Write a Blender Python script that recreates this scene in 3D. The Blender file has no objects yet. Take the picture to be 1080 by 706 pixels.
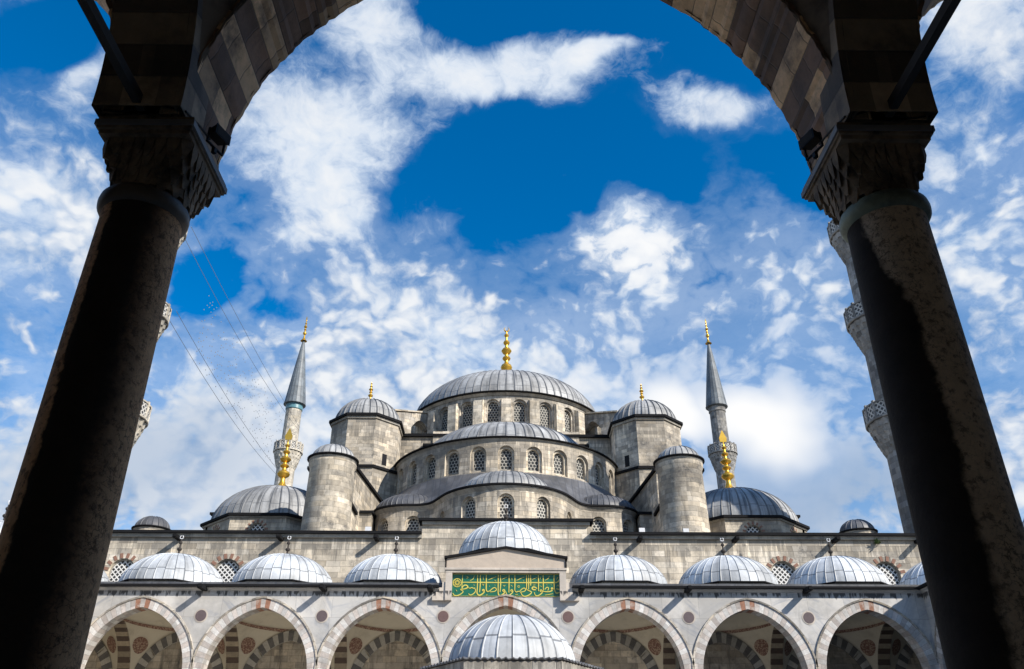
import bpy, bmesh, math, random
from mathutils import Vector, Matrix
random.seed(7)
sc = bpy.context.scene
COL = sc.collection
pi = math.pi
R_ = math.radians
sin, cos, sqrt = math.sin, math.cos, math.sqrt
G = -1.6            # ground level; heights below are measured from eye level

# ------------------------------------------------------------------ mesh builder
class MB:
    def __init__(s):
        s.v = []; s.f = []; s.u = []; s.m = []
    def add(s, pts, uv=None, mat=0):
        n = len(s.v)
        s.v += [tuple(p) for p in pts]
        s.f.append(list(range(n, n + len(pts)))); s.u.append(uv); s.m.append(mat)
    def grid(s, P, UV=None, mat=0):
        for j in range(len(P) - 1):
            for i in range(len(P[0]) - 1):
                q = [P[j][i], P[j][i+1], P[j+1][i+1], P[j+1][i]]
                uv = None
                if UV: uv = [UV[j][i], UV[j][i+1], UV[j+1][i+1], UV[j+1][i]]
                s.add(q, uv, mat)
    def box(s, x0, x1, y0, y1, z0, z1, mat=0):
        s.hexa([(x0,y0,z0),(x1,y0,z0),(x1,y1,z0),(x0,y1,z0),(x0,y0,z1),(x1,y0,z1),(x1,y1,z1),(x0,y1,z1)], mat)
    def hexa(s, c, mat=0):
        for f in ((0,3,2,1),(4,5,6,7),(0,1,5,4),(1,2,6,5),(2,3,7,6),(3,0,4,7)):
            s.add([c[k] for k in f], None, mat)
    def prism(s, poly, z0, z1, mat=0, top=None):
        """poly: list of (x,y); z1 may be list"""
        n = len(poly)
        zt = z1 if isinstance(z1, (list, tuple)) else [z1]*n
        tp = top or poly
        for i in range(n):
            j = (i+1) % n
            s.add([(poly[i][0],poly[i][1],z0),(poly[j][0],poly[j][1],z0),(tp[j][0],tp[j][1],zt[j]),(tp[i][0],tp[i][1],zt[i])], None, mat)
        s.add([(tp[i][0],tp[i][1],zt[i]) for i in range(n)], None, mat)
        s.add([(poly[i][0],poly[i][1],z0) for i in reversed(range(n))], None, mat)
    def lathe(s, prof, cx=0, cy=0, n=32, a0=0, a1=2*pi, mod=None, mat=0, uref=None, rot=0):
        P = []; UV = []
        L = 0
        rr = uref or max(p[0] for p in prof)
        for j, (r, z) in enumerate(prof):
            if j: L += math.hypot(r-prof[j-1][0], z-prof[j-1][1])
            row = []; ur = []
            for i in range(n+1):
                a = a0 + (a1-a0)*i/n
                q = r*(mod(a, j) if mod else 1)
                row.append((cx+q*sin(a+rot), cy-q*cos(a+rot), z)); ur.append((a*rr, L))
            P.append(row); UV.append(ur)
        s.grid(P, UV, mat)
    def dome(s, cx, cy, z, R, h, ribs, a0=0, a1=2*pi, rh=.045, rings=14, mat=0, Ry=None):
        P = []; UV = []
        fr = (0, .09, .5, .91)
        na = max(1, round(ribs*(a1-a0)/(2*pi)))
        ang = []
        for k in range(na):
            for q, f in enumerate(fr):
                ang.append((a0+(a1-a0)*(k+f)/na, k+f, rh if q == 0 else 0))
        ang.append((a1, na, rh))
        Ry = Ry or R
        L = 0; pr = None
        for j in range(rings+1):
            t = pi/2*j/rings
            r = cos(t); zz = h*sin(t)
            if j == rings: r = .02
            if pr: L += math.hypot(R*(r-pr[0]), zz-pr[1])
            pr = (r, zz)
            row = []; ur = []
            for a, uu, d in ang:
                dd = d*min(1, r*2.2)
                row.append((cx+(R*r+dd*cos(t))*sin(a), cy-(Ry*r+dd*cos(t))*cos(a), z+zz+dd*sin(t)))
                ur.append((uu, L))
            P.append(row); UV.append(ur)
        s.grid(P, UV, mat)
    def sweep(s, path, norms, prof, mat=0, closed=False):
        pts = list(range(len(path))) + ([0] if closed else [])
        P = []; UV = []; V = 0
        for j, (o, z) in enumerate(prof):
            if j: V += math.hypot(o-prof[j-1][0], z-prof[j-1][1])
            row = []; ur = []; L = 0; pv = None
            for k in pts:
                p = path[k]; n = norms[k]
                q = (p[0]+n[0]*o, p[1]+n[1]*o, z)
                if pv: L += math.hypot(q[0]-pv[0], q[1]-pv[1])
                pv = q
                row.append(q); ur.append((L, V))
            P.append(row); UV.append(ur)
        s.grid(P, UV, mat)
    def tube(s, pts, r, n=6, mat=0):
        P = []
        for k, p in enumerate(pts):
            p = Vector(p)
            t = (Vector(pts[min(k+1, len(pts)-1)]) - Vector(pts[max(k-1, 0)])).normalized()
            u = t.cross(Vector((0,0,1)))
            if u.length < .01: u = Vector((1,0,0))
            u.normalize(); w = t.cross(u)
            rr = r[k] if isinstance(r, (list, tuple)) else r
            P.append([tuple(p + rr*(u*cos(2*pi*i/n) + w*sin(2*pi*i/n))) for i in range(n+1)])
        s.grid(P, None, mat)
        s.add(P[0][:-1], None, mat); s.add(P[-1][:-1], None, mat)
    def mesh(s, name, mats, smooth=35):
        bm = bmesh.new()
        uvl = bm.loops.layers.uv.new('UVMap')
        vs = [bm.verts.new(p) for p in s.v]
        for f, uv, m in zip(s.f, s.u, s.m):
            P = [Vector(s.v[i]) for i in f]
            try: face = bm.faces.new([vs[i] for i in f])
            except ValueError: continue
            face.material_index = m
            if uv is None:
                n = Vector((0,0,0))
                for i in range(len(P)):
                    n += P[i].cross(P[(i+1) % len(P)])
                if n.length > 1e-12: n.normalize()
                if abs(n.z) < .75:
                    t = Vector((-n.y, n.x, 0)); 
                    if t.length < 1e-6: t = Vector((1,0,0))
                    t.normalize()
                    uv = [(p.dot(t), p.z) for p in P]
                else:
                    uv = [(p.x, p.y) for p in P]
            for lp, c in zip(face.loops, uv): lp[uvl].uv = c
        bmesh.ops.remove_doubles(bm, verts=bm.verts, dist=2e-4)
        bmesh.ops.recalc_face_normals(bm, faces=bm.faces)
        me = bpy.data.meshes.new(name)
        bm.to_mesh(me); bm.free()
        for m in (mats if isinstance(mats, (list, tuple)) else [mats]): me.materials.append(m)
        if smooth:
            me.polygons.foreach_set('use_smooth', [True]*len(me.polygons))
            me.set_sharp_from_angle(angle=R_(smooth))
        return me

BASE = {}   # origin of each thing whose part meshes are written in scene coordinates
def link(name, me, parent=None, loc=(0,0,0), rotz=0):
    o = bpy.data.objects.new(name, me); COL.objects.link(o)
    loc = Vector(loc)
    if parent is not None:
        o.parent = parent
        if parent.name in BASE: loc = loc - BASE[parent.name]
    o.location = loc; o.rotation_euler = (0,0,rotz)
    if parent is not None: BASE[o.name] = (BASE[parent.name] + loc) if parent.name in BASE else None
    if parent is not None and BASE[o.name] is None: del BASE[o.name]
    return o
def obj(name, mb, mats, parent=None, loc=(0,0,0), rotz=0, smooth=35):
    return link(name, mb.mesh(name, mats, smooth), parent, loc, rotz)
def tag(o, label=None, cat=None, group=None, kind=None):
    if label: o['label'] = label
    if cat: o['category'] = cat
    if group: o['group'] = group
    if kind: o['kind'] = kind
    return o
def empty(name, loc, rotz=0, world=False):
    o = bpy.data.objects.new(name, None); COL.objects.link(o)
    o.location = loc; o.rotation_euler = (0,0,rotz); o.empty_display_size = .5
    if world: BASE[o.name] = Vector(loc)
    return o
def copy_tree(o, parent=None):
    c = o.copy(); COL.objects.link(c)
    if parent: c.parent = parent
    for ch in list(o.children): copy_tree(ch, c)
    return c

# ------------------------------------------------------------------ node helper
class T:
    def __init__(s, nt): s.nt = nt
    def n(s, typ, **p):
        x = s.nt.nodes.new(typ)
        for k, v in p.items(): setattr(x, k, v)
        return x
    def set(s, sock, v):
        if isinstance(v, bpy.types.NodeSocket): s.nt.links.new(v, sock)
        elif v is not None:
            if isinstance(v, (tuple, list)) and len(v) == 3 and sock.type == 'RGBA': v = (*v, 1)
            sock.default_value = v
    def m(s, op, a, b=None, c=None, clamp=False):
        x = s.n('ShaderNodeMath', operation=op, use_clamp=clamp)
        for i, v in enumerate((a, b, c)): s.set(x.inputs[i], v)
        return x.outputs[0]
    def vm(s, op, a, b=None):
        x = s.n('ShaderNodeVectorMath', operation=op)
        s.set(x.inputs[0], a)
        if b is not None: s.set(x.inputs[3 if op == 'SCALE' else 1], b)
        return x.outputs['Value' if op in ('LENGTH', 'DOT_PRODUCT', 'DISTANCE') else 'Vector']
    def mix(s, f, a, b, blend='MIX'):
        x = s.n('ShaderNodeMix', data_type='RGBA', blend_type=blend)
        s.set(x.inputs[0], f); s.set(x.inputs[6], a); s.set(x.inputs[7], b)
        return x.outputs[2]
    def ss(s, v, lo, hi, a=0., b=1.):
        x = s.n('ShaderNodeMapRange', interpolation_type='SMOOTHSTEP')
        for i, q in enumerate((v, lo, hi, a, b)): s.set(x.inputs[i], q)
        return x.outputs[0]
    def noise(s, vec, scale, det=4, rough=.55, dist=0., out=0):
        x = s.n('ShaderNodeTexNoise')
        s.set(x.inputs['Vector'], vec); s.set(x.inputs['Scale'], scale); s.set(x.inputs['Detail'], det)
        s.set(x.inputs['Roughness'], rough); s.set(x.inputs['Distortion'], dist)
        return x.outputs[out]
    def comb(s, x, y, z=0.):
        c = s.n('ShaderNodeCombineXYZ')
        for i, v in enumerate((x, y, z)): s.set(c.inputs[i], v)
        return c.outputs[0]
    def sep(s, v):
        c = s.n('ShaderNodeSeparateXYZ'); s.set(c.inputs[0], v); return c.outputs
    def wn(s, vec):
        x = s.n('ShaderNodeTexWhiteNoise', noise_dimensions='3D'); s.set(x.inputs[0], vec); return x.outputs
    def uv(s): return s.n('ShaderNodeUVMap', uv_map='UVMap').outputs[0]
    def pos(s): return s.n('ShaderNodeNewGeometry').outputs['Position']
    def objc(s): return s.n('ShaderNodeTexCoord').outputs['Object']
    def bump(s, h, strength=.4, dist=.02):
        b = s.n('ShaderNodeBump'); s.set(b.inputs['Strength'], strength); s.set(b.inputs['Distance'], dist); s.set(b.inputs['Height'], h)
        return b.outputs[0]
def material(name):
    m = bpy.data.materials.new(name); m.use_nodes = True
    t = T(m.node_tree); b = m.node_tree.nodes['Principled BSDF']
    return m, t, b
def sep_rgb(t, c):
    x = t.n('ShaderNodeSeparateColor'); t.set(x.inputs[0], c); return x.outputs

def scale_col(t, c, f):
    x = t.n('ShaderNodeVectorMath', operation='SCALE')
    t.set(x.inputs[0], c); t.set(x.inputs[3], f); return x.outputs[0]

def blocks(t, uv, bh, bl):
    """irregular coursed masonry; returns id value, id colour, joint mask"""
    o = t.sep(uv)
    v = t.m('DIVIDE', o[1], bh); row = t.m('FLOOR', v)
    rr = t.wn(t.comb(row, 3.7, 1.1))
    ln = t.m('MULTIPLY_ADD', rr[0], .7, .7)
    u = t.m('ADD', t.m('DIVIDE', o[0], t.m('MULTIPLY', ln, bl)), t.m('MULTIPLY', rr[0], 37.3))
    col = t.m('FLOOR', u)
    idn = t.wn(t.comb(col, row, 5.3))
    fu = t.m('FRACT', u); fv = t.m('FRACT', v)
    du = t.m('MULTIPLY', t.m('MINIMUM', fu, t.m('SUBTRACT', 1., fu)), bl)
    dv = t.m('MULTIPLY', t.m('MINIMUM', fv, t.m('SUBTRACT', 1., fv)), bh)
    return idn[0], idn[1], t.m('MINIMUM', du, dv)

def stone(name, col, bh=.36, bl=.85, var=.22, joint=.014, soot=.5, streak=.5, sootscale=.22, jdark=.45, rough=.85, bump=.5, warm=.5, grime=(.082,.079,.075), ledges=()):
    m, t, b = material(name)
    uv = t.uv(); ps = t.pos()
    iv, ic, jd = blocks(t, uv, bh, bl)
    rgb = sep_rgb(t, ic)
    f = t.m('MULTIPLY_ADD', iv, 2*var, 1-var)
    c = t.mix(t.m('MULTIPLY', rgb[1], warm), col, (min(1,col[0]*1.08), col[1]*.97, col[2]*.78))
    c = t.mix(t.m('MULTIPLY', rgb[2], warm*.6), c, (col[0]*.86, col[1]*.9, col[2]*.95))
    c = scale_col(t, c, f)
    fine = t.noise(ps, 3.2, 6, .65)
    c = scale_col(t, c, t.m('MULTIPLY_ADD', fine, .6, .7))
    c = scale_col(t, c, t.m('MULTIPLY_ADD', t.ss(t.noise(ps, .16, 5, .6), .36, .64), .42, .72))
    # pale patches of newer / washed stone
    pw = t.ss(t.noise(ps, .5, 4, .6), .52, .68)
    c = t.mix(t.m('MULTIPLY', pw, .3), c, (min(1,col[0]*1.35), min(1,col[1]*1.33), min(1,col[2]*1.3)))
    g = t.ss(t.noise(ps, sootscale, 9, .72), .44, .66)
    o = t.sep(uv)
    st = t.ss(t.noise(t.comb(t.m('MULTIPLY', o[0], 1.3), t.m('MULTIPLY', o[1], .13), 2.), 1., 6, .7), .47, .68)
    sp = t.ss(t.noise(ps, 1.5, 7, .75), .5, .68)
    grm = t.m('MAXIMUM', t.m('MULTIPLY', g, soot), t.m('MULTIPLY', st, streak))
    grm = t.m('ADD', grm, t.m('MULTIPLY', sp, soot*.55), clamp=True)
    if ledges:
        dn = t.noise(t.comb(t.m('MULTIPLY', o[0], 1.9), t.m('MULTIPLY', o[1], .08), 6.), 1., 5, .7)
        for zl, ln in ledges:
            dz = t.m('SUBTRACT', zl, o[1])
            reach = t.m('MULTIPLY', t.ss(dn, .36, .68), ln)
            run = t.m('MULTIPLY', t.m('GREATER_THAN', dz, 0.), t.ss(t.m('SUBTRACT', reach, dz), -.15, .55))
            grm = t.m('MAXIMUM', grm, t.m('MULTIPLY', run, .55))
    c = t.mix(grm, c, grime)
    jm = t.ss(jd, joint, joint*.3)
    c = t.mix(t.m('MULTIPLY', jm, jdark), c, (.09,.08,.07))
    t.set(b.inputs['Base Color'], c); t.set(b.inputs['Roughness'], rough)
    h = t.m('ADD', t.ss(jd, 0., joint*1.5), t.m('MULTIPLY', fine, 1.1))
    t.set(b.inputs['Normal'], t.bump(h, bump, .03))
    return m

def lead(name, col, var=.16, seam=.05, lap=1.25, streak=.5, rough=.5, stain=(.08,.08,.085), metal=.0, seamdark=.7):
    m, t, b = material(name)
    uv = t.uv(); o = t.sep(uv); ps = t.pos()
    fu = t.m('FRACT', o[0]); du = t.m('MINIMUM', fu, t.m('SUBTRACT', 1., fu))
    col_i = t.m('FLOOR', o[0])
    v = t.m('ADD', t.m('ADD', t.m('DIVIDE', o[1], lap), .5), t.m('MULTIPLY', t.m('MODULO', col_i, 2.), .06))
    fv = t.m('FRACT', v); row = t.m('FLOOR', v)
    idn = t.wn(t.comb(col_i, row, 1.7))
    c = scale_col(t, col, t.m('MULTIPLY_ADD', idn[0], 2*var, 1-var))
    rgb = sep_rgb(t, idn[1])
    c = t.mix(t.m('MULTIPLY', rgb[0], .35), c, (col[0]*.9, col[1]*.96, col[2]*1.05))
    fine = t.noise(ps, 2.5, 6, .65)
    c = scale_col(t, c, t.m('MULTIPLY_ADD', fine, .55, .72))
    st = t.ss(t.noise(t.comb(t.m('MULTIPLY', o[0], 2.7), t.m('MULTIPLY', o[1], .22), 1.), 1., 4, .6), .47, .72)
    c = t.mix(t.m('MULTIPLY', st, streak), c, stain)
    c = scale_col(t, c, t.m('MULTIPLY_ADD', t.ss(t.noise(ps, .33, 6, .65), .34, .66), .5, .68))
    sm = t.ss(du, seam, seam*.4)
    lm = t.ss(t.m('MULTIPLY', t.m('MINIMUM', fv, t.m('SUBTRACT', 1., fv)), lap), .05, .02)
    c = t.mix(t.m('MULTIPLY', sm, seamdark), c, (.05,.055,.065))
    c = t.mix(t.m('MULTIPLY', lm, .7), c, (.07,.075,.085))
    t.set(b.inputs['Base Color'], c); t.set(b.inputs['Roughness'], t.m('MULTIPLY_ADD', fine, .3, rough-.1)); t.set(b.inputs['Metallic'], metal)
    t.set(b.inputs['Normal'], t.bump(t.m('ADD', fine, t.m('MULTIPLY', lm, -.5)), .35, .03))
    return m

def plain(name, col, rough=.6, metal=0., nz=.35, scale=4., bump=.2, dirt=None, dirtamt=.0):
    m, t, b = material(name)
    ps = t.pos(); f = t.noise(ps, scale, 6, .65)
    c = scale_col(t, col, t.m('MULTIPLY_ADD', f, 2*nz, 1-nz))
    if dirt: c = t.mix(t.m('MULTIPLY', t.ss(t.noise(ps, scale*.35, 6, .7), .48, .66), dirtamt), c, dirt)
    t.set(b.inputs['Base Color'], c); t.set(b.inputs['Roughness'], rough); t.set(b.inputs['Metallic'], metal)
    if bump: t.set(b.inputs['Normal'], t.bump(f, bump, .02))
    if name in ('dark_iron', 'black_metal', 'lead_edge'): b.inputs['Specular IOR Level'].default_value = .15
    return m

def marble(name, col, bh=1.35, bl=2.1, vein=(.28,.30,.34)):
    m, t, b = material(name)
    uv = t.uv(); ps = t.pos()
    iv, ic, jd = blocks(t, uv, bh, bl)
    rgb = sep_rgb(t, ic)
    c = scale_col(t, col, t.m('MULTIPLY_ADD', iv, .24, .88))
    c = t.mix(t.m('MULTIPLY', rgb[0], .3), c, (col[0]*.95, col[1]*.88, col[2]*.8))
    # veins run in each slab's own direction
    off = t.vm('ADD', ps, t.vm('SCALE', ic, 9.))
    q = t.sep(off)
    dg = t.m('ADD', t.m('MULTIPLY', q[0], t.m('MULTIPLY_ADD', rgb[1], 2., -1.)), t.m('MULTIPLY', q[2], t.m('MULTIPLY_ADD', rgb[2], 1., .4)))
    wv = t.noise(t.comb(t.m('MULTIPLY', dg, 2.2), t.m('MULTIPLY', q[0], .4), t.m('MULTIPLY', q[2], .4)), 1.1, 6, .65, .6)
    vm = t.ss(wv, .5, .68)
    c = t.mix(t.m('MULTIPLY', vm, .6), c, vein)
    o = t.sep(uv)
    st = t.ss(t.noise(t.comb(t.m('MULTIPLY', o[0], 1.6), t.m('MULTIPLY', o[1], .2), 7.), 1., 5, .6), .58, .8)
    c = t.mix(t.m('MULTIPLY', st, .55), c, (.13,.125,.12))
    # soot beads that hang right under the cornice
    lo = t.m('MULTIPLY_ADD', t.noise(t.comb(t.m('MULTIPLY', o[0], 5.), 1.5, 4.), 1., 2, .6), -.75, 9.66)
    band = t.m('MULTIPLY', t.ss(t.m('SUBTRACT', o[1], lo), -.04, .08), t.ss(o[1], 9.54, 9.49))
    dr = t.ss(t.noise(t.comb(t.m('MULTIPLY', o[0], 3.4), t.m('MULTIPLY', o[1], .3), 4.), 1., 3, .6), .47, .52)
    c = t.mix(t.m('MULTIPLY', t.m('MULTIPLY', band, dr), .9), c, (.03,.03,.03))
    jm = t.ss(jd, .014, .004)
    c = t.mix(t.m('MULTIPLY', jm, .45), c, (.13,.12,.11))
    c = scale_col(t, c, t.m('MULTIPLY_ADD', t.ss(t.noise(ps, .28, 7, .7), .38, .62), .34, .74))
    t.set(b.inputs['Base Color'], c); t.set(b.inputs['Roughness'], .6)
    t.set(b.inputs['Normal'], t.bump(t.m('ADD', t.ss(jd, 0., .02), t.noise(ps, 5., 5, .6)), .25, .02))
    return m

def voussoir(name, A, B, var=.22, dirt=.3, dirtcol=(.05,.045,.04), dscale=.9, sharp=True, rough=.75, swap=0.):
    """UV.x counts the arch stones"""
    m, t, b = material(name)
    uv = t.uv(); o = t.sep(uv); ps = t.pos()
    k = t.m('FLOOR', o[0]); alt = t.m('MODULO', k, 2.)
    k2v = t.m('ADD', t.m('DIVIDE', o[1], .40 if swap else .55), t.m('MULTIPLY', t.wn(t.comb(k, 1., 8.))[0], 1.))
    k2 = t.m('FLOOR', k2v)
    idn = t.wn(t.comb(k, k2, 2.2))
    if swap:
        sw = t.m('LESS_THAN', sep_rgb(t, idn[1])[2], swap)
        alt = t.m('ABSOLUTE', t.m('SUBTRACT', alt, sw))
    c = t.mix(alt, A, B)
    c = scale_col(t, c, t.m('MULTIPLY_ADD', idn[0], 2*var, 1-var))
    fine = t.noise(ps, 7., 6, .7)
    c = scale_col(t, c, t.m('MULTIPLY_ADD', fine, .9, .55))
    g = t.ss(t.noise(ps, dscale, 6, .7), .45, .68)
    c = t.mix(t.m('MULTIPLY', g, dirt), c, dirtcol)
    fu = t.m('FRACT', o[0]); du = t.m('MINIMUM', fu, t.m('SUBTRACT', 1., fu))
    if swap:
        f2 = t.m('FRACT', k2v); du = t.m('MINIMUM', du, t.m('MULTIPLY', t.m('MINIMUM', f2, t.m('SUBTRACT', 1., f2)), 1.6))
    jm = t.ss(du, .04, .01)
    c = t.mix(t.m('MULTIPLY', jm, .55), c, (.05,.045,.04))
    t.set(b.inputs['Base Color'], c); t.set(b.inputs['Roughness'], rough)
    t.set(b.inputs['Normal'], t.bump(t.m('ADD', t.ss(du, 0., .05), fine), .4, .02))
    return m

def lattice(name, sp, hole, kind='hex', col=(.5,.48,.43), dark=(.015,.016,.018)):
    m, t, b = material(name)
    uv = t.uv(); o = t.sep(uv)
    if kind == 'hex':
        def cell(ox, oy):
            x = t.m('SUBTRACT', t.m('FRACT', t.m('ADD', t.m('DIVIDE', o[0], sp), ox)), .5)
            y = t.m('MULTIPLY', t.m('SUBTRACT', t.m('FRACT', t.m('ADD', t.m('DIVIDE', o[1], sp*1.732), oy)), .5), 1.732)
            return t.vm('LENGTH', t.comb(x, y))
        d = t.m('MINIMUM', cell(0., 0.), cell(.5, .5))
        h = t.ss(d, hole, hole*.8)
    else:
        a = t.m('ADD', o[0], o[1]); c2 = t.m('SUBTRACT', o[0], o[1])
        fa = t.m('ABSOLUTE', t.m('SUBTRACT', t.m('FRACT', t.m('DIVIDE', a, sp)), .5))
        fb = t.m('ABSOLUTE', t.m('SUBTRACT', t.m('FRACT', t.m('DIVIDE', c2, sp)), .5))
        h = t.ss(t.m('MAXIMUM', fa, fb), hole, hole*.85)
    f = t.noise(t.pos(), 2., 4)
    cc = scale_col(t, col, t.m('MULTIPLY_ADD', f, .6, .7))
    t.set(b.inputs['Base Color'], t.mix(h, cc, dark)); t.set(b.inputs['Roughness'], .7)
    t.set(b.inputs['Normal'], t.bump(t.m('SUBTRACT', 1., h), .8, .05))
    return m

def near_shaft(name, left):
    """bare breccia with a soot-black weather skin that has its own ragged edge"""
    m, t, b = material(name)
    ob = t.objc(); o = t.sep(ob)
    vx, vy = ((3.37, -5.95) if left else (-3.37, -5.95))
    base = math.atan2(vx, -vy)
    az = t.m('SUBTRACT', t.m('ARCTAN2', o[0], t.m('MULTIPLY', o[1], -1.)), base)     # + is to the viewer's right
    nz = t.noise(ob, 3.5, 8, .72); n2 = t.noise(t.comb(o[0], o[1], t.m('MULTIPLY', o[2], .25)), 2.2, 4, .6)
    zz = o[2]
    wob = t.m('ADD', t.m('MULTIPLY_ADD', nz, .5, -.25), t.m('MULTIPLY_ADD', n2, .7, -.35))
    vor = t.n('ShaderNodeTexVoronoi', feature='DISTANCE_TO_EDGE'); t.set(vor.inputs['Vector'], t.vm('ADD', ob, t.vm('SCALE', t.noise(ob, 5., 4, .6, 0., 1), .30))); t.set(vor.inputs['Scale'], 13.)
    crack = t.ss(vor.outputs['Distance'], .07, .0)
    bare = t.mix(t.noise(ob, 6., 6, .7), (.34,.25,.17), (.86,.68,.49))
    bare = t.mix(t.m('MULTIPLY', t.m('MULTIPLY', crack, t.ss(n2, .38, .58)), .75), bare, (.07,.055,.04))
    blot = t.ss(t.noise(ob, 15., 6, .75), .5, .62)
    bare = t.mix(t.m('MULTIPLY', blot, .65), bare, (.07,.055,.045))
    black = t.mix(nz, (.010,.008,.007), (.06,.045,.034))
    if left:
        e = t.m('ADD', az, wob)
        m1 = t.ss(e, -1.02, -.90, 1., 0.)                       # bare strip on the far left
        lit_side = t.m('MULTIPLY', t.ss(e, .0, .9), .9)  # right side painted lighter, as lit by sky from the court
        msk = t.m('MAXIMUM', m1, lit_side)
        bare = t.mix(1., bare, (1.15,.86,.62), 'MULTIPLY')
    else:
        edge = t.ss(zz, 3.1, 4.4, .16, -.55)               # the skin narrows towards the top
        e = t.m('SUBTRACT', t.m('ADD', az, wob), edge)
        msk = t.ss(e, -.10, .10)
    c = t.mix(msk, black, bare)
    t.set(b.inputs['Base Color'], c); t.set(b.inputs['Roughness'], .8); b.inputs['Specular IOR Level'].default_value = .15
    t.set(b.inputs['Normal'], t.bump(t.m('ADD', nz, t.noise(ob, 30., 4, .6)), .35, .02))
    return m

M = {}
M['ashlar'] = stone('weathered_ashlar', (.58,.51,.41), .37, .9, .36, .017, .68, .6, warm=.5, ledges=((31.8,3.2),(26.97,2.2),(20.35,2.4),(22.9,2.5),(26.5,4.)))
M['ashlar_pale'] = stone('pale_ashlar', (.60,.53,.425), .40, .95, .30, .015, .62, .6, warm=.5, ledges=((21.4,3.),(18.4,1.2)))
M['ashlar_grey'] = stone('grey_ashlar', (.50,.455,.39), .40, .85, .42, .018, .75, .7, warm=.6, ledges=((37.4,3.2),))
M['ashlar_wall'] = stone('mosque_wall_ashlar', (.58,.515,.42), .37, 1.0, .36, .016, .68, .8, warm=.45, ledges=((14.5,2.6),))
M['minaret'] = stone('minaret_stone_shaded', (.27,.265,.255), .42, .8, .42, .016, .7, .5)  # right-hand minarets: shaded tone of the stone, turned from the sun
M['minaret_lit'] = stone('minaret_stone_lit', (.50,.46,.39), .42, .8, .26, .014, .4, .4)  # left-hand minarets: the same stone with sunlit brightness in its colour
M['trim'] = stone('trim_stone', (.36,.335,.29), 5., 1.6, .15, .01, .65, .65)
M['inner_wall'] = stone('portico_wall_stone', (.32,.275,.21), .40, .95, .22, .012, .3, .3)
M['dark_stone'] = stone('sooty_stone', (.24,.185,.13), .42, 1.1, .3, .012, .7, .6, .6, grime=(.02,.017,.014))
M['lead_pale'] = lead('pale_lead', (.56,.575,.58), .2, .055, 1.55, .5, stain=(.17,.18,.19))
M['lead_grey'] = lead('grey_lead', (.37,.365,.35), .2, .15, 2.2, .85, stain=(.075,.075,.075))
M['lead_dark'] = lead('dark_lead', (.105,.105,.11), .25, .09, 1.5, .6, stain=(.05,.05,.055))
M['lead_mid'] = lead('weathered_lead', (.145,.145,.15), .25, .1, 1.5, .8)
M['lead_edge'] = plain('lead_edge', (.011,.011,.012), .9, 0, .4, 2.)
M['lead_spire'] = lead('spire_lead', (.15,.17,.18), .2, .12, 1.6, .6)
M['gold'] = plain('gilded_copper', (.70,.42,.06), .36, .75, .15, 3., 0.1)
M['iron'] = plain('dark_iron', (.05,.043,.038), .7, .1, .4, 6.)
M['steel'] = plain('grey_steel_strap', (.17,.165,.165), .6, .2, .3, 6.)
M['marble'] = marble('veined_marble', (.515,.50,.475))
M['marble_plain'] = marble('portal_marble', (.55,.49,.42), 1.5, 1.6, (.42,.38,.34))
M['gable'] = plain('gable_carved_stone', (.46,.385,.31), .8, 0, .22, 3., .5)
M['vous_pale'] = voussoir('pale_voussoirs', (.54,.52,.49), (.47,.42,.38), .26, .4, (.2,.17,.145))
M['vous_dark'] = voussoir('grey_white_voussoirs', (.46,.44,.39), (.15,.145,.14), .2, .25)
M['vous_red'] = voussoir('brown_cream_voussoirs', (.33,.27,.19), (.085,.055,.04), .2, .3)
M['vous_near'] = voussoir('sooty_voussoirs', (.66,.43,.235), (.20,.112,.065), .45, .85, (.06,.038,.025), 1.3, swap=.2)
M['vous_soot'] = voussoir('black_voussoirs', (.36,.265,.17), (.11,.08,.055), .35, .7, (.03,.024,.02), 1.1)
M['keystone'] = plain('rusty_red_stone', (.27,.13,.08), .8, 0, .6, 6., .3, (.42,.36,.31), .85)
M['plaster'] = plain('cream_plaster', (.62,.56,.44), .85, 0, .1, 1.5, .1, (.3,.25,.18), .35)
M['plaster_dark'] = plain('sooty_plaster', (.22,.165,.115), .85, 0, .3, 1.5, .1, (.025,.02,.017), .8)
M['disc'] = plain('porphyry_disc', (.115,.085,.085), .4, 0, .3, 8.)
M['disc_red'] = plain('red_porphyry_disc', (.14,.085,.075), .4, 0, .3, 8.)
M['teeth'] = plain('red_brick_voussoirs', (.235,.125,.085), .85, 0, .35, 5.)
M['lat_hex'] = lattice('plaster_lattice', .28, .40, 'hex', (.43,.41,.36))
M['lat_fine'] = lattice('fine_plaster_lattice', .33, .44, 'hex', (.34,.325,.285))
M['lat_dia'] = lattice('diamond_lattice', .33, .36, 'dia', (.66,.65,.62))
M['parapet'] = lattice('pierced_parapet', .42, .34, 'dia', (.47,.45,.41), (.05,.05,.05))
M['bronze'] = plain('patinated_bronze', (.22,.25,.18), .55, .2, .4, 7., .3, (.05,.045,.035), .6)
M['bronze_dark'] = plain('dark_bronze', (.10,.08,.062), .5, .3, .5, 7., .3)
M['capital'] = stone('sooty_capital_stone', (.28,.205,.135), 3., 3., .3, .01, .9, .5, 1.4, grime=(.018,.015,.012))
M['capital_far'] = stone('marble_capital', (.5,.48,.44), 3., 3., .15, .01, .3, .3, 1.)
M['col_far'] = plain('grey_granite_shaft', (.30,.28,.27), .5, 0, .3, 5.)
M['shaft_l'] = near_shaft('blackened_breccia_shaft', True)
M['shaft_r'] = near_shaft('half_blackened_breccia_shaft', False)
M['green'] = plain('green_tile', (.012,.125,.07), .35, 0, .3, 6., .1)
M['yellow'] = plain('gilded_lettering', (.62,.52,.10), .45, 0, .15, 6.)
M['turq'] = plain('turquoise_tile', (.10,.22,.25), .35, 0, .3, 5.)
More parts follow.
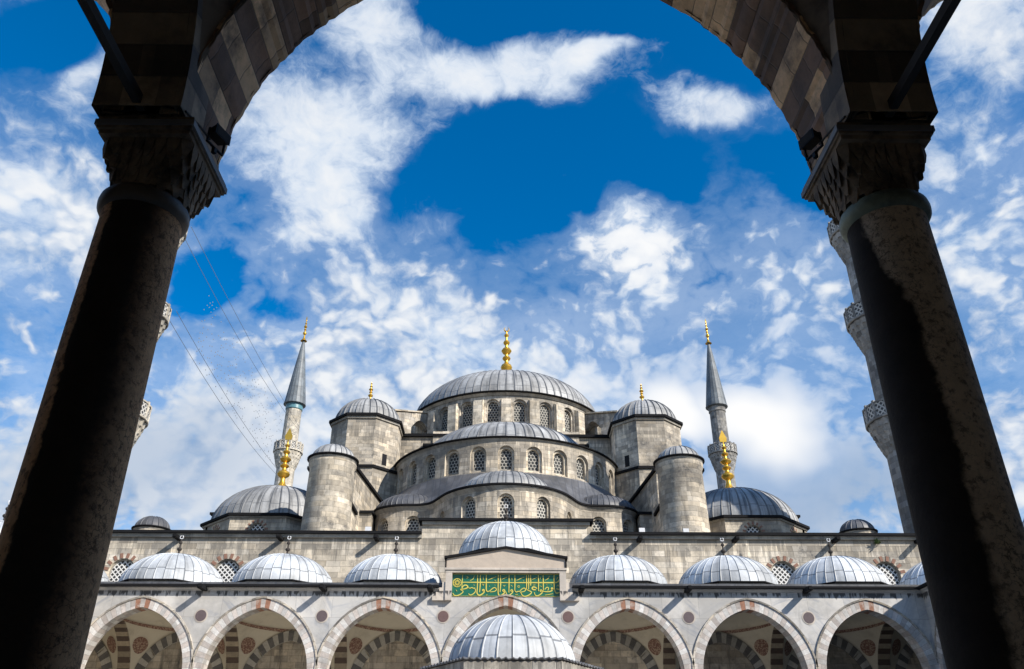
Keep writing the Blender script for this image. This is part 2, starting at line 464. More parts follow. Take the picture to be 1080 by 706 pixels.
M['black'] = plain('black_metal', (.012,.012,.014), .45, .3, .3, 8.)
M['white'] = plain('white_enamel', (.62,.62,.62), .4, 0, .12, 4.)
M['leaf'] = plain('leaf_green', (.06,.10,.025), .7, 0, .4, 8.)
M['paving'] = stone('courtyard_marble_paving', (.52,.50,.46), .9, 1.4, .12, .012, .2, .0)
M['earth'] = plain('city_ground', (.16,.15,.13), .9, 0, .3, .05)
M['rope'] = plain('grey_rope', (.24,.25,.27), .8, 0, .2, 8., 0)
# painted medallion
def medallion_mat():
    m, t, b = material('painted_medallion')
    f = t.noise(t.pos(), 11., 3, .6); g = t.ss(f, .46, .58)
    t.set(b.inputs['Base Color'], t.mix(g, (.20,.10,.075), (.40,.29,.21))); t.set(b.inputs['Roughness'], .85)
    return m
M['medal'] = medallion_mat()

# ------------------------------------------------------------------ arches & walls with openings
def arch_pts(w, R, n=12):
    """pointed arch from (-w,0) over the apex to (w,0)"""
    tm = math.acos((R-w)/R)
    right = [((w-R)+R*cos(tm*k/n), R*sin(tm*k/n)) for k in range(n+1)]
    return [(-x, z) for x, z in right] + [(x, z) for x, z in reversed(right[:-1])]
def outline(op, grow=0., n=10):
    """op: (u, w, R, zs, zb)  zb None = open at springing"""
    u, w, R, zs, zb = op
    pts = [(u+x, zs+z) for x, z in arch_pts(w+grow, R+grow, n)]
    if zb is not None:
        pts = [(u-w-grow, zb-grow)] + pts + [(u+w+grow, zb-grow)]
    return pts
def holed(mb, mapf, u0, u1, z0, z1, ops, mat=0, cuts=None, nu=2, grow=0., n=10):
    """a wall face with arched openings, mapped by mapf(u,z,d)"""
    ops = sorted(ops)
    for k, op in enumerate(ops):
        c0 = u0 if k == 0 else (ops[k-1][0]+op[0])/2
        c1 = u1 if k == len(ops)-1 else (ops[k+1][0]+op[0])/2
        pad = op[1]+grow+.25
        e0, e1 = max(c0, op[0]-pad-.6), min(c1, op[0]+pad+.6)
        for a, bq in ((c0, e0), (e1, c1)):
            if bq-a > 1e-4:
                ns = max(1, int((bq-a)/.8))
                us = [a+(bq-a)*i/ns for i in range(ns+1)]
                mb.grid([[mapf(x, z0, 0) for x in us], [mapf(x, z1, 0) for x in us]], [[(x, z0) for x in us], [(x, z1) for x in us]], mat)
        u, w, R, zs, zb = op
        inn = outline(op, grow, n)
        closed = zb is not None
        C = (u, zs)
        def ang(p): return math.atan2(p[0]-C[0], p[1]-C[1])   # 0 = up, + right
        A = [(ang(p), p) for p in inn]
        A[0] = (A[0][0] if A[0][0] < 0 else -pi/2, inn[0])
        zlo = z0 if closed else zs
        corners = [(e0, z1), (e1, z1), (e0, zlo), (e1, zlo)]
        fullA = sorted(A, key=lambda q: q[0])
        if closed: loop = fullA + [(fullA[0][0]+2*pi, fullA[0][1])]
        else: loop = fullA
        def inner_at(a):
            for i in range(len(loop)-1):
                a0, p0 = loop[i]; a1, p1 = loop[i+1]
                if a0-1e-9 <= a <= a1+1e-9:
                    f = 0 if a1-a0 < 1e-9 else (a-a0)/(a1-a0)
                    return (p0[0]+(p1[0]-p0[0])*f, p0[1]+(p1[1]-p0[1])*f)
            return loop[-1][1]
        angs = [a for a, _ in loop]
        for c in corners:
            a = ang(c)
            if not closed and abs(c[1]-zs) < 1e-6: continue
            if closed and a < loop[0][0]: a += 2*pi
            angs.append(a)
        angs = sorted(set(round(a, 6) for a in angs))
        def outer_at(a):
            dx, dz = sin(a), cos(a); t = 1e9
            if dx > 1e-9: t = min(t, (e1-C[0])/dx)
            if dx < -1e-9: t = min(t, (e0-C[0])/dx)
            if dz > 1e-9: t = min(t, (z1-C[1])/dz)
            if dz < -1e-9: t = min(t, (zlo-C[1])/dz)
            return (C[0]+dx*t, C[1]+dz*t)
        for a0, a1 in zip(angs, angs[1:]):
            q = [inner_at(a0), inner_at(a1), outer_at(a1), outer_at(a0)]
            mb.add([mapf(x, z, 0) for x, z in q], q, mat)
def reveal(mb, mapf, op, d0, d1, mat=0, grow=0., n=10):
    o = outline(op, grow, n)
    if op[4] is not None: o = o + [o[0]]
    L = 0; UV = [[], []]; P = [[], []]
    for k, p in enumerate(o):
        if k: L += math.hypot(p[0]-o[k-1][0], p[1]-o[k-1][1])
        P[0].append(mapf(p[0], p[1], d0)); P[1].append(mapf(p[0], p[1], d1))
        UV[0].append((L, d0)); UV[1].append((L, d1))
    mb.grid(P, UV, mat)
def window(name, mapf, op, parent, lat, frame=.2, d1=.22, d2=.42, fm=None, teeth=None, n=8):
    """recessed lattice window; op is the inner opening, the wall hole is `frame` wider"""
    mb = MB()
    a = outline(op, frame, n); c = outline(op, 0, n)
    a.append(a[0]); c.append(c[0])
    mb.grid([[mapf(x, z, d1) for x, z in a], [mapf(x, z, d1) for x, z in c]], [a, c], 0)
    reveal(mb, mapf, op, d1, d2, 0, 0, n)
    c = c[:-1]
    mb.add([mapf(x, z, d2) for x, z in c], [(x-op[0], z) for x, z in c], 1)
    if teeth:
        u, w, R, zs, zb = op
        for k in range(teeth):
            an = R_(-78 + 156*k/(teeth-1))
            r0, r1, hw = w+frame+.03, w+frame+.03+.30*w/.85+.05, .085*w/.85+.02
            cs = []
            for d in (.0, -.03):
                for rr, ss in ((r0,-1),(r0,1),(r1,1),(r1,-1)):
                    cs.append(mapf(u+rr*sin(an)+ss*hw*cos(an), zs+rr*cos(an)-ss*hw*sin(an), d))
            mb.hexa(cs, 2)
    return obj(name, mb, [fm or M['trim'], lat, M['teeth']], parent)

def circ_map(cx, cy, r):
    """u = arc length from the -Y side towards +X"""
    def f(u, z, d):
        a = u/r; q = r-d
        return (cx+q*sin(a), cy-q*cos(a), z)
    return f
def plane_map(x0, y0):     # wall facing -Y
    return lambda u, z, d: (x0+u, y0+d, z)
def face_map(c, ang):      # flat wall whose outward normal points at ang from -Y towards +X
    nx, ny = sin(ang), -cos(ang); tx, ty = cos(ang), sin(ang)
    return lambda u, z, d: (c[0]+tx*u-nx*d, c[1]+ty*u-ny*d, z)
def cornice(name, cx, cy, r, z, parent, a0=0, a1=2*pi, n=64, out=.35, hh=.32, mat=None, rot=0):
    mb = MB()
    mb.lathe([(r-.02, z-hh-.25), (r+out*.4, z-hh), (r+out*.5, z-hh)], cx, cy, n, a0, a1, mat=0, rot=rot)
    mb.lathe([(r+out*.5, z-hh+.003), (r+out, z-hh+.06), (r+out, z), (r-.15, z+.1)], cx, cy, n, a0, a1, mat=1, rot=rot)
    return obj(name, mb, [M['trim'], mat or M['lead_edge']], parent, smooth=30)
def finial_prof(h, r):
    """gilded alem: flared foot, stacked knops, thin neck"""
    p = [(1.75,0),(1.35,.03),(.85,.08),(.5,.14),(.36,.2),(.36,.235),(.5,.25),(.85,.275),(1.0,.31),(.85,.345),(.45,.37),(.34,.39),(.34,.42),(.6,.435),(.72,.455),(.6,.475),(.32,.49),(.32,.52),
         (.62,.535),(.9,.575),(.62,.615),(.3,.63),(.26,.67),(.45,.685),(.58,.71),(.45,.735),(.22,.75),(.2,.80),(.36,.815),(.42,.83),(.36,.845),(.15,.86),(.1,.9)]
    return [(a*r, b*h) for a, b in p]
def finial(parent, x, y, z, h, r, mat='gold', crescent=True, n=16):
    mb = MB()
    mb.lathe([(a, z+b) for a, b in finial_prof(h, r)], x, y, n)
    if crescent:
        cr = .036*h; pts = [(x+cr*sin(R_(a)), y, z+.9*h+cr-cr*cos(R_(a))) for a in range(-150, 151, 20)]
        k = len(pts)
        mb.tube(pts, [.35*cr*(1-abs(i-(k-1)/2)/((k-1)/2)*.8) for i in range(k)], 6)
    return obj('finial', mb, [M[mat]], parent)

# ------------------------------------------------------------------ setting
mb = MB(); mb.box(-4000, 4000, -3000, 5000, G-.5, G)
tag(obj('ground', mb, [M['earth']], smooth=0), kind='structure')
mb = MB(); mb.add([(-31.5,-1,G+.004),(31.5,-1,G+.004),(31.5,55,G+.004),(-31.5,55,G+.004)])
tag(obj('courtyard_paving', mb, [M['paving']], smooth=0), kind='structure')

# ------------------------------------------------------------------ THE MOSQUE
YW = 54.8
mq = empty('mosque', (0, 80, G), world=True)
tag(mq, 'great grey stone mosque rising in tiers of lead domes behind the far courtyard arcade', 'mosque')
# --- courtyard-side wall of the prayer hall
mb = MB()
pm = plane_map(0, YW)
wins = [(x, .78, .79, 12.15, 10.5) for x in (-25.2, -18.35, 18.35, 25.2)]
holed(mb, pm, -30.9, 30.9, 5, 14.45, wins, grow=.1)
for w in wins: reveal(mb, pm, w, 0, .2, grow=.1)
mb.grid([[(-30.9,YW,G),(30.9,YW,G)],[(-30.9,YW,5),(30.9,YW,5)]])
mb.box(-5.65, 5.65, YW-.003, YW+.9, 14.45, 15.4)
mb.box(-30.9, 30.9, YW+.3, YW+1.2, G, 14.4)
hw = obj('hall_wall', mb, [M['ashlar_wall']], mq)
for w in wins: window('window', pm, w, hw, M['lat_dia'], .1, .2, .26, M['trim'], teeth=8)
mb = MB()
def cop(x0, x1, z, xl=0, xr=0):
    mb.box(x0, x1, YW-.22, YW+.6, z-.28, z-.06, 0)
    mb.box(x0-xl, x1+xr, YW-.42, YW+1.0, z-.057, z+.12, 1)
cop(-30.9, -5.66, 14.72); cop(5.66, 30.9, 14.72); cop(-5.65, 5.65, 15.62, .25, .25)
obj('wall_coping', mb, [M['trim'], M['lead_edge']], hw, smooth=0)
mb = MB()
mb.box(-.14, .14, -.97, -.003, -.2, 0); mb.box(-.09, .09, -1.01, -.9, -.16, .02)
me_spout = mb.mesh('waterspout', [M['lead_edge']], 0)
for x in (-27.5,-21.8,-15,-8.6,8.9,15.3,22,27.6): link('waterspout', me_spout, hw, (x, YW, 14.42))
mb = MB()
mb.box(-28.2, 28.2, YW+1.2, 112, G, 14.5); 
obj('prayer_hall', mb, [M['ashlar']], mq, smooth=0)
mb = MB(); mb.box(-28.3, 28.3, YW+.9, 112.2, 14.5, 14.7)
obj('hall_roof', mb, [M['lead_dark']], mq, smooth=0)

# --- main dome on its windowed drum
DC = 93.; DR = 11.35
mb = MB(); dm = circ_map(0, DC, DR)
wstep = 2*pi*DR/24
ops = [((k+.5)*wstep, .62, .64, 36.0, 33.9) for k in range(-12, 12)]
holed(mb, dm, -12*wstep, 12*wstep, 31.5, 37.3, ops, grow=.22)
for o in ops: reveal(mb, dm, o, 0, .25, grow=.22)
drum = obj('main_drum', mb, [M['ashlar_grey']], mq)
for o in ops:
    if abs(o[0]) < wstep*7: window('window', dm, o, drum, M['lat_fine'], .22, .25, .5, M['ashlar_grey'])
mb = MB()
for k in range(-6, 7):     # buttress pilasters between the drum windows
    a = k*2*pi/24; c = (DR*sin(a), DC-DR*cos(a)); f = face_map(c, a)
    for (w2, dd, zt, zb) in ((.52, .55, 36.55, 32),):
        P = [f(-w2, zb, .1), f(w2, zb, .1), f(w2, zb, -dd), f(-w2, zb, -dd), f(-w2, zt+.35, .1), f(w2, zt+.35, .1), f(w2, zt, -dd), f(-w2, zt, -dd)]
        mb.hexa(P)
obj('pilaster', mb, [M['ashlar_pale']], drum, smooth=0)
cornice('drum_cornice', 0, DC, DR+.1, 37.65, drum, n=96, out=.45, hh=.16)
mb = MB(); mb.dome(0, DC, 37.62, 11.3, 6.2, 76, rh=.06, rings=18)
md = obj('main_dome', mb, [M['lead_grey']], mq, smooth=24)
finial(md, 0, DC, 43.5, 8.9, .74)
# flying buttresses that stand round the drum
for s in (-1, 1):
    for dg in (56, 90):
        a = s*R_(dg); f = face_map((0, DC), a)
        mb = MB()
        def P(r, z, t): x, y, _ = f(t, 0, -r); return (x, y, z)
        t2 = .85
        def slab(r0, r1, z0a, z1a, z0b, z1b): mb.hexa([P(r0,z0a,-t2),P(r1,z0b,-t2),P(r1,z0b,t2),P(r0,z0a,t2),P(r0,z1a,-t2),P(r1,z1b,-t2),P(r1,z1b,t2),P(r0,z1a,t2)])
        slab(13.3, 15.3, 30, 36.5, 30, 36.1)
        pr = [(11.2+(13.3-11.2)*i/8, 35.0+.95*sin(pi*i/8)-.25*(i/8)) for i in range(9)]
        for q, q2 in zip(pr, pr[1:]): slab(q[0], q2[0], q[1], 36.9-.4*(q[0]-11.2)/2.1, q2[1], 36.9-.4*(q2[0]-11.2)/2.1)
        fb = obj('flying_buttress', mb, [M['ashlar_grey']], mq, smooth=0)
        mb = MB(); t2 = 1.0
        slab(11.2, 15.5, 36.93, 37.1, 36.2, 36.37)
        obj('buttress_coping', mb, [M['ashlar_pale']], fb, smooth=0)
# --- square base of the drum
mb = MB(); mb.box(-12.2, 12.2, 80.1, 106, 14, 31.7)
mb.box(-7.6, 7.6, 79.9, 81, 31.0, 32.3)
bs = obj('drum_base', mb, [M['ashlar']], mq, smooth=0)
mb = MB(); mb.box(-12.4, 12.4, 79.75, 106.2, 31.703, 31.98)
mb.box(-8.6, 8.6, 79.6, 80.2, 30.6, 30.85); mb.box(-9.5,9.5,79.65,80.2,29.9,30.1)
obj('base_coping', mb, [M['lead_edge']], bs, smooth=0)
# --- upper semi-dome drum
SC = 80.; SR = 11.2; sm = circ_map(0, SC, SR)
st2 = R_(12.86)*SR
ops = [(k*st2, .52, .54, 25.75, 24.3) for k in range(-6, 7)]
mb = MB()
holed(mb, sm, -R_(86)*SR, R_(86)*SR, 22, 26.95, ops, grow=.22)
for o in ops: reveal(mb, sm, o, 0, .25, grow=.22)
sd = obj('semi_dome_drum', mb, [M['ashlar']], mq)
for o in ops: window('window', sm, o, sd, M['lat_fine'], .22, .25, .5, M['ashlar_pale'])
cornice('drum_cornice', 0, SC, SR, 27.3, sd, R_(-88), R_(88), 60, .34, .15)
mb = MB(); mb.dome(0, SC, 27.6, 8.9, 4.5, 60, -pi/2, pi/2, .07); mb.lathe([(11.3, 27.33), (8.85, 27.62)], 0, SC, 60, -pi/2, pi/2)
obj('semi_dome', mb, [M['lead_grey']], mq, smooth=24)
for s in (-1, 1):      # semi-domes on the flanks
    mb = MB(); mb.dome(s*12.2, DC, 27.2, 10.5, 4., 70, *((-pi, 0) if s < 0 else (0, pi)), .07)
    o = obj('semi_dome', mb, [M['lead_grey']], mq, smooth=24)
    mb = MB(); mb.lathe([(10.3, 14), (10.3, 27.3)], s*12.2, DC, 40, *((-pi, 0) if s < 0 else (0, pi)))
    obj('semi_dome_drum', mb, [M['ashlar']], o)
# --- lower tier: wall that waves round three exedrae
raw = []
for a in range(0, 67, 11): raw.append((5.6*sin(R_(a)), 67.3-5.6*cos(R_(a))))
raw += [(6.0, 66.75), (6.8, 67.25)]
for a in range(-8, 72, 16): raw.append((8.25+3.35*sin(R_(a)), 70.7-3.35*cos(R_(a))))
raw += [(11.6, 70.6), (11.8, 74)]
pts = [(-x, y) for x, y in reversed(raw[1:])] + raw
for _ in range(2):
    q = [pts[0]]
    for a, b in zip(pts, pts[1:]):
        q += [(a[0]*.75+b[0]*.25, a[1]*.75+b[1]*.25), (a[0]*.25+b[0]*.75, a[1]*.25+b[1]*.75)]
    pts = q + [pts[-1]]
cum = [0]
for a, b in zip(pts, pts[1:]): cum.append(cum[-1]+math.dist(a, b))
mid = cum[-1]/2
def path_at(u):
    u = min(max(u+mid, 0), cum[-1]-1e-6)
    lo = 0
    while cum[lo+1] < u: lo += 1
    f = (u-cum[lo])/(cum[lo+1]-cum[lo])
    return (pts[lo][0]*(1-f)+pts[lo+1][0]*f, pts[lo][1]*(1-f)+pts[lo+1][1]*f)
def path_n(u):
    a, b = path_at(u-.25), path_at(u+.25); tx, ty = b[0]-a[0], b[1]-a[1]; l = math.hypot(tx, ty)
    return (ty/l, -tx/l)
def wave_map(u, z, d):
    p = path_at(u); n = path_n(u); return (p[0]-n[0]*d, p[1]-n[1]*d, z)
def u_of_x(x):
    lo, hi = -mid, mid
    for _ in range(50):
        m_ = (lo+hi)/2
        if path_at(m_)[0] < x: lo = m_
        else: hi = m_
    return lo
ops = [(u_of_x(x), w, w*1.04, zs, zb) for x, w, zs, zb in ((0,.5,19.15,17.7),(2.95,.5,19.15,17.7),(-2.95,.5,19.15,17.7),(5.15,.3,18.9,17.8),(-5.15,.3,18.9,17.8),(7.75,.48,19.0,17.6),(-7.75,.48,19.0,17.6),(10.35,.46,19.0,17.6),(-10.35,.46,19.0,17.6))]
mb = MB()
holed(mb, wave_map, -mid, mid, 14.4, 20.3, ops, grow=.16)
for o in ops: reveal(mb, wave_map, o, 0, .2, grow=.16)
ew = obj('exedra_wall', mb, [M['ashlar']], mq, smooth=30)
for o in ops: window('window', wave_map, o, ew, M['lat_hex'], .16, .2, .4, M['ashlar_pale'])
N = 120
us = [-mid+2*mid*i/N for i in range(N+1)]
path = [path_at(u) for u in us]; nrm = [path_n(u) for u in us]
mb = MB()
mb.sweep(path, nrm, [(-.02, 20.05), (.12, 20.3), (.2, 20.417)], 0)
mb.sweep(path, nrm, [(.2, 20.42), (.3, 20.45), (.3, 20.6), (-.2, 20.72)], 1)
obj('exedra_cornice', mb, [M['trim'], M['lead_edge']], ew, smooth=30)
mb = MB(); P = []; UV = []
for j in range(9):
    row = []; ur = []
    for i in range(N+1):
        p = path[i]; a = R_(78)*(2*i/N-1)
        b = (11.25*sin(a), SC-11.25*cos(a)); f = j/8
        z = 20.66+(23.98-20.66)*f-.22*sin(pi*f)
        row.append((p[0]*(1-f)+b[0]*f, p[1]*(1-f)+b[1]*f, z)); ur.append((i*40/N, f*7))
    P.append(row); UV.append(ur)
mb.grid(P, UV)
obj('exedra_roof', mb, [M['lead_dark']], mq, smooth=24)
for x, y, rx, ry, h, mt in ((0, 68.2, 4.4, 6.1, 2.5, 'lead_grey'), (-8.25, 71.6, 3.4, 4.4, 1.75, 'lead_dark'), (8.25, 71.6, 3.4, 4.4, 1.75, 'lead_dark')):
    mb = MB(); mb.dome(x, y, 20.64, rx, h, 44, rh=.05, Ry=ry)
    obj('exedra_dome', mb, [M[mt]], mq, smooth=24)
# --- octagonal weight towers, stair turrets and stepped buttresses
def oct(r, rot=R_(22.5)): return [(r*sin(rot+k*pi/4), -r*cos(rot+k*pi/4)) for k in range(8)]
for s in (-1, 1):
    tx, ty = s*14.15, 78.
    mb = MB()
    mb.prism([(tx+x, ty+y) for x, y in oct(3.95)], 14, 26.5)
    mb.prism([(tx+x, ty+y) for x, y in oct(3.6)], 26.5, 31.7)
    tw = obj('weight_tower', mb, [M['ashlar']], mq, smooth=20)
    mb = MB()
    mb.prism([(tx+x, ty+y) for x, y in oct(4.12)], 26.35, 26.6, 0); mb.prism([(tx+x, ty+y) for x, y in oct(4.05)], 26.603, 26.72, 0, [(tx+x, ty+y) for x, y in oct(3.62)])
    obj('string_course', mb, [M['lead_edge'], M['trim']], tw, smooth=20)
    mb = MB()
    mb.prism([(tx+x, ty+y) for x, y in oct(3.75)], 31.5, 31.74, 1); mb.prism([(tx+x, ty+y) for x, y in oct(3.95)], 31.743, 32.0, 0)
    obj('tower_cornice', mb, [M['lead_edge'], M['trim']], tw, smooth=20)
    mb = MB()
    fw = face_map((tx-s*3.326*sin(R_(45)), ty-3.326*cos(R_(45))), -s*R_(45))
    def wb(u0, u1, z0, z1, d): mb.hexa([fw(u0,z0,.3),fw(u1,z0,.3),fw(u1,z0,d),fw(u0,z0,d),fw(u0,z1,.3),fw(u1,z1,.3),fw(u1,z1,d),fw(u0,z1,d)])
    wb(-.3, .25, 27.0, 28.15, -.01)
    obj('opening', mb, [M['black']], tw, smooth=0)  # flush dark slab stands in for the shade inside an opening
    mb = MB(); mb.dome(tx, ty, 32.0, 3.3, 2.75, 30, rh=.09)
    td = obj('tower_dome', mb, [M['lead_grey']], tw, smooth=24)
    mb = MB(); mb.lathe([(a, 34.65+b) for a, b in finial_prof(2.6, .26)], tx, ty, 12)
    obj('finial', mb, [M['gold']], tw)
    # round turret
    cx, cy = s*13.3, 60.
    mb = MB(); mb.lathe([(1.82, 14.5), (1.68, 21.0), (1.8, 21.25), (1.8, 21.45)], cx, cy, 36)
    rt = obj('round_turret', mb, [M['ashlar_pale'] if s < 0 else M['ashlar']], mq)
    cornice('turret_cornice', cx, cy, 1.72, 21.8, rt, n=36, out=.24, hh=.15)
    mb = MB(); mb.dome(cx, cy, 21.78, 1.62, 1.2, 22, rh=.05)
    obj('turret_dome', mb, [M['lead_grey']], rt, smooth=24)
    # stepped buttress walls between turret and tower
    mb = MB()
    def B(x0, x1, y0, y1, z0, z1, skew=0): mb.hexa([(s*x0,y0,z0),(s*x1,y0,z0),(s*(x1-skew),y1,z0),(s*x0,y1,z0),(s*x0,y0,z1),(s*x1,y0,z1),(s*(x1-skew),y1,z1),(s*x0,y1,z1)])
    def BB(xo, xi, y0, y1, z0, z1, sk=0):
        mb.hexa([(s*xi,y0,z0),(s*xo,y0,z0),(s*xo,y1,z0),(s*(xi-sk),y1,z0),(s*xi,y0,z1),(s*xo,y0,z1),(s*xo,y1,z1),(s*(xi-sk),y1,z1)])
    BB(16.4, 12.55, 65.6, 76, 14, 23.0, 1.0)
    BB(15.2, 12.2, 62.6, 65.6, 14, 19.1)
    BB(17.2, 13.6, 75, 80, 14, 25)
    BB(15.0, 11.3, 67.9, 71.5, 14, 20.0)
    bw = obj('stepped_buttress', mb, [M['ashlar']], mq, smooth=0)
    mb = MB()
    BB(16.6, 12.35, 65.4, 76, 23.003, 23.25, 1.0); BB(15.4, 12.0, 62.4, 65.38, 19.103, 19.32); BB(12.3, 11.15, 67.7, 71.5, 20.003, 20.2)
    obj('buttress_coping', mb, [M['lead_edge']], bw, smooth=0)
    # corner dome on its octagon
    kx, ky = s*19.5, 69.
    mb = MB()
    mb.box(min(kx-s*4, kx+s*6.1), max(kx-s*4, kx+s*6.1), 70.5, 79, 14.5, 20.55)
    for k in range(8):
        a = (k+1)*pi/4; f = face_map((kx+5.3*sin(a), ky-5.3*cos(a)), a); hwid = 5.3*math.tan(R_(22.5))
        op = (0, .55, .56, 17.35, 16.2)
        holed(mb, f, -hwid, hwid, 14.5, 18.4, [op], grow=.06)
        reveal(mb, f, op, 0, .18, grow=.06)
    cd = obj('corner_octagon', mb, [M['ashlar_pale']], mq, smooth=20)
    for k in range(8):
        a = (k+1)*pi/4
        if cos(a) < .2: continue
        f = face_map((kx+5.303*sin(a), ky-5.303*cos(a)), a)
        window('window', f, (0, .55, .56, 17.35, 16.2), cd, M['lat_dia'], .06, .18, .24, M['trim'], teeth=7)
    mb = MB()
    mb.prism([(kx+x, ky+y) for x, y in oct(5.85)], 18.35, 18.5, 0); mb.prism([(kx+x, ky+y) for x, y in oct(6.05)], 18.503, 18.7, 1)
    mb.box(min(kx-s*4, kx+s*6.3), max(kx-s*4, kx+s*6.3), 70.3, 79, 20.553, 20.75, 1)
    obj('octagon_cornice', mb, [M['trim'], M['lead_edge']], cd, smooth=0)
    mb = MB(); mb.dome(kx, ky, 18.68, 5.3, 3.7, 44, rh=.06)
    kd = obj('corner_dome', mb, [M['lead_grey']], mq, smooth=24)
    finial(kd, kx, ky, 22.2, 5.1, .56, crescent=False)
    mb = MB(); b = .24; hz = 26.9      # leaf-shaped tip
    mb.prism([(kx-.05, ky-.05), (kx+.05, ky-.05), (kx+.05, ky+.05), (kx-.05, ky+.05)], 26.7, 27.0)
    mb.prism([(kx-.28, ky-.04), (kx+.28, ky-.04), (kx+.28, ky+.04), (kx-.28, ky+.04)], 27.0, 27.35, 0, [(kx-.34, ky-.04), (kx+.34, ky-.04), (kx+.34, ky+.04), (kx-.34, ky+.04)])
    mb.prism([(kx-.34, ky-.04), (kx+.34, ky-.04), (kx+.34, ky+.04), (kx-.34, ky+.04)], 27.353, 28.1, 0, [(kx-.03, ky-.02), (kx+.03, ky-.02), (kx+.03, ky+.02), (kx-.03, ky+.02)])
    obj('finial_leaf', mb, [M['gold']], kd, smooth=0)
    # small lantern dome at the wall end
    lx, ly = s*25.6, 59.
    mb = MB(); mb.lathe([(1.25, 14.6), (1.25, 15.85)], lx, ly, 24)
    ld = obj('lantern_drum', mb, [M['ashlar']], mq)
    cornice('lantern_cornice', lx, ly, 1.2, 16.1, ld, n=24, out=.2, hh=.12)
    mb = MB(); mb.dome(lx, ly, 16.08, 1.2, .95, 18, rh=.04)
    obj('lantern_dome', mb, [M['lead_dark']], ld, smooth=24)

# ------------------------------------------------------------------ MINARETS
def minaret(loc, label, stone_m, r0, balcs, ztip, zcone, cone_r, fin_h, warm):
    root = empty('minaret', loc)
    tag(root, label, 'minaret', 'minarets round the mosque')
    zl = [14. - G] ; H = lambda z: z-G
    def rad(z):
        k = sum(1 for q in balcs if z > q); return r0*(1-.085*k)
    # shaft with 16 flat flutes
    prof = []
    lv = [G] + balcs + [zcone]
    for a, b, k in zip(lv, lv[1:], range(9)):
        rr = r0*(1-.085*k); prof += [(rr*1.01, H(a)), (rr*.985, H(b))]
    prof[0] = (r0*1.25, 0); prof.insert(1, (r0*1.2, H(9))); prof.insert(2, (r0, H(12)))
    mb = MB(); mb.lathe(prof, n=64, mod=lambda a, j: 1-.03*abs(sin(a*8)))
    sh = obj('shaft', mb, [stone_m], root)
    for zb in balcs:
        k = sum(1 for q in balcs if zb > q); rr = r0*(1-.085*k); R1 = rr*1.55; hh = 2.4
        mb = MB()
        nt = 20
        tiers = 5; prof = [(rr*.98, H(zb)-hh)]
        for q in range(tiers):
            ra = rr+(R1-rr)*(q/tiers)**.85; rb = rr+(R1-rr)*((q+1)/tiers)**.85
            z0 = H(zb)-hh+hh*q/tiers; z1 = z0+hh/tiers
            prof += [(ra+.03, z0+.02), (rb*.975, z1-.12), (rb, z1-.02)]
        cnt = len(prof)
        mb.lathe(prof, n=nt*6, mod=lambda a, j: 1-.045*abs(sin(a*nt/2+(pi/2)*((j-1)//3 % 2)))**2*(1 if j % 3 != 1 else 1.6) if j > 0 else 1)
        mb.lathe([(R1, H(zb)), (R1+.1, H(zb)+.05), (R1+.1, H(zb)+.18), (R1-.05, H(zb)+.2), (rr*.9, H(zb)+.2)], n=48)
        bl = obj('balcony', mb, [stone_m], root)
        mb = MB(); mb.lathe([(R1+.02, H(zb)+.203), (R1+.02, H(zb)+1.25)], n=32, mat=0)
        mb.lathe([(R1-.14, H(zb)+.203), (R1-.14, H(zb)+1.25)], n=32, mat=0)
        mb.lathe([(R1+.07, H(zb)+1.253), (R1+.07, H(zb)+1.38), (R1-.19, H(zb)+1.38), (R1-.19, H(zb)+1.253)], n=32, mat=1)
        for q in range(16):
            a = 2*pi*q/16; f = face_map(((R1+.02)*sin(a), -(R1+.02)*cos(a)), a)
            z0, z1 = H(zb)+.2, H(zb)+1.5
            mb.hexa([f(-.1,z0,.18),f(.1,z0,.18),f(.1,z0,-.07),f(-.1,z0,-.07),f(-.1,z1,.18),f(.1,z1,.18),f(.1,z1,-.07),f(-.1,z1,-.07)], 1)
        obj('parapet', mb, [M['parapet'], stone_m], bl, smooth=20)
    mb = MB(); rt = r0*(1-.085*len(balcs))
    mb.lathe([(rt+.02, H(zcone)-.9), (rt+.1, H(zcone)-.8), (rt+.1, H(zcone)-.1)], n=32, mod=lambda a, j: 1-.02*abs(sin(a*8)))
    obj('tile_band', mb, [M['turq'] if warm else stone_m], root)
    mb = MB()
    prof = [(rt, H(zcone)-.12), (cone_r, H(zcone)-.02), (cone_r, H(zcone)+.12)] + [(cone_r*(1-f)**.93*.97+.1*f, H(zcone)+.12+(ztip-zcone)*f) for f in [i/10 for i in range(11)]]
    P = []; UV = []; nn = 36
    for r, z in prof:
        P.append([(r*(1+(.02 if i % 2 == 0 else 0))*sin(2*pi*i/nn), -r*(1+(.02 if i % 2 == 0 else 0))*cos(2*pi*i/nn), z) for i in range(nn+1)]); UV.append([(i/2, z) for i in range(nn+1)])
    mb.grid(P, UV)
    sp = obj('spire', mb, [M['lead_spire']], root, smooth=20)
    mb = MB(); mb.lathe([(a, H(ztip)-.3+b) for a, b in finial_prof(fin_h, .3)], n=10)
    mb.prism([(-.12,-.03),(.12,-.03),(.12,.03),(-.12,.03)], H(ztip)-.3+fin_h*.88, H(ztip)-.3+fin_h*1.0, 0, [(-.02,-.03),(.02,-.03),(.02,.03),(-.02,.03)])
    obj('finial', mb, [M['gold']], sp)
    return root
minaret((-31.4, 112, G), 'distant minaret with turquoise band under its cone, behind the left corner dome', M['minaret_lit'], 1.55, [24.5, 33.3, 41.7], 60.4, 49.3, 1.6, 4.4, True)
minaret((31.4, 112, G), 'distant minaret with blue grey cone standing behind the right corner dome', M['minaret'], 1.55, [24.5, 33.3, 41.7], 60.4, 49.3, 1.6, 4.4, False)
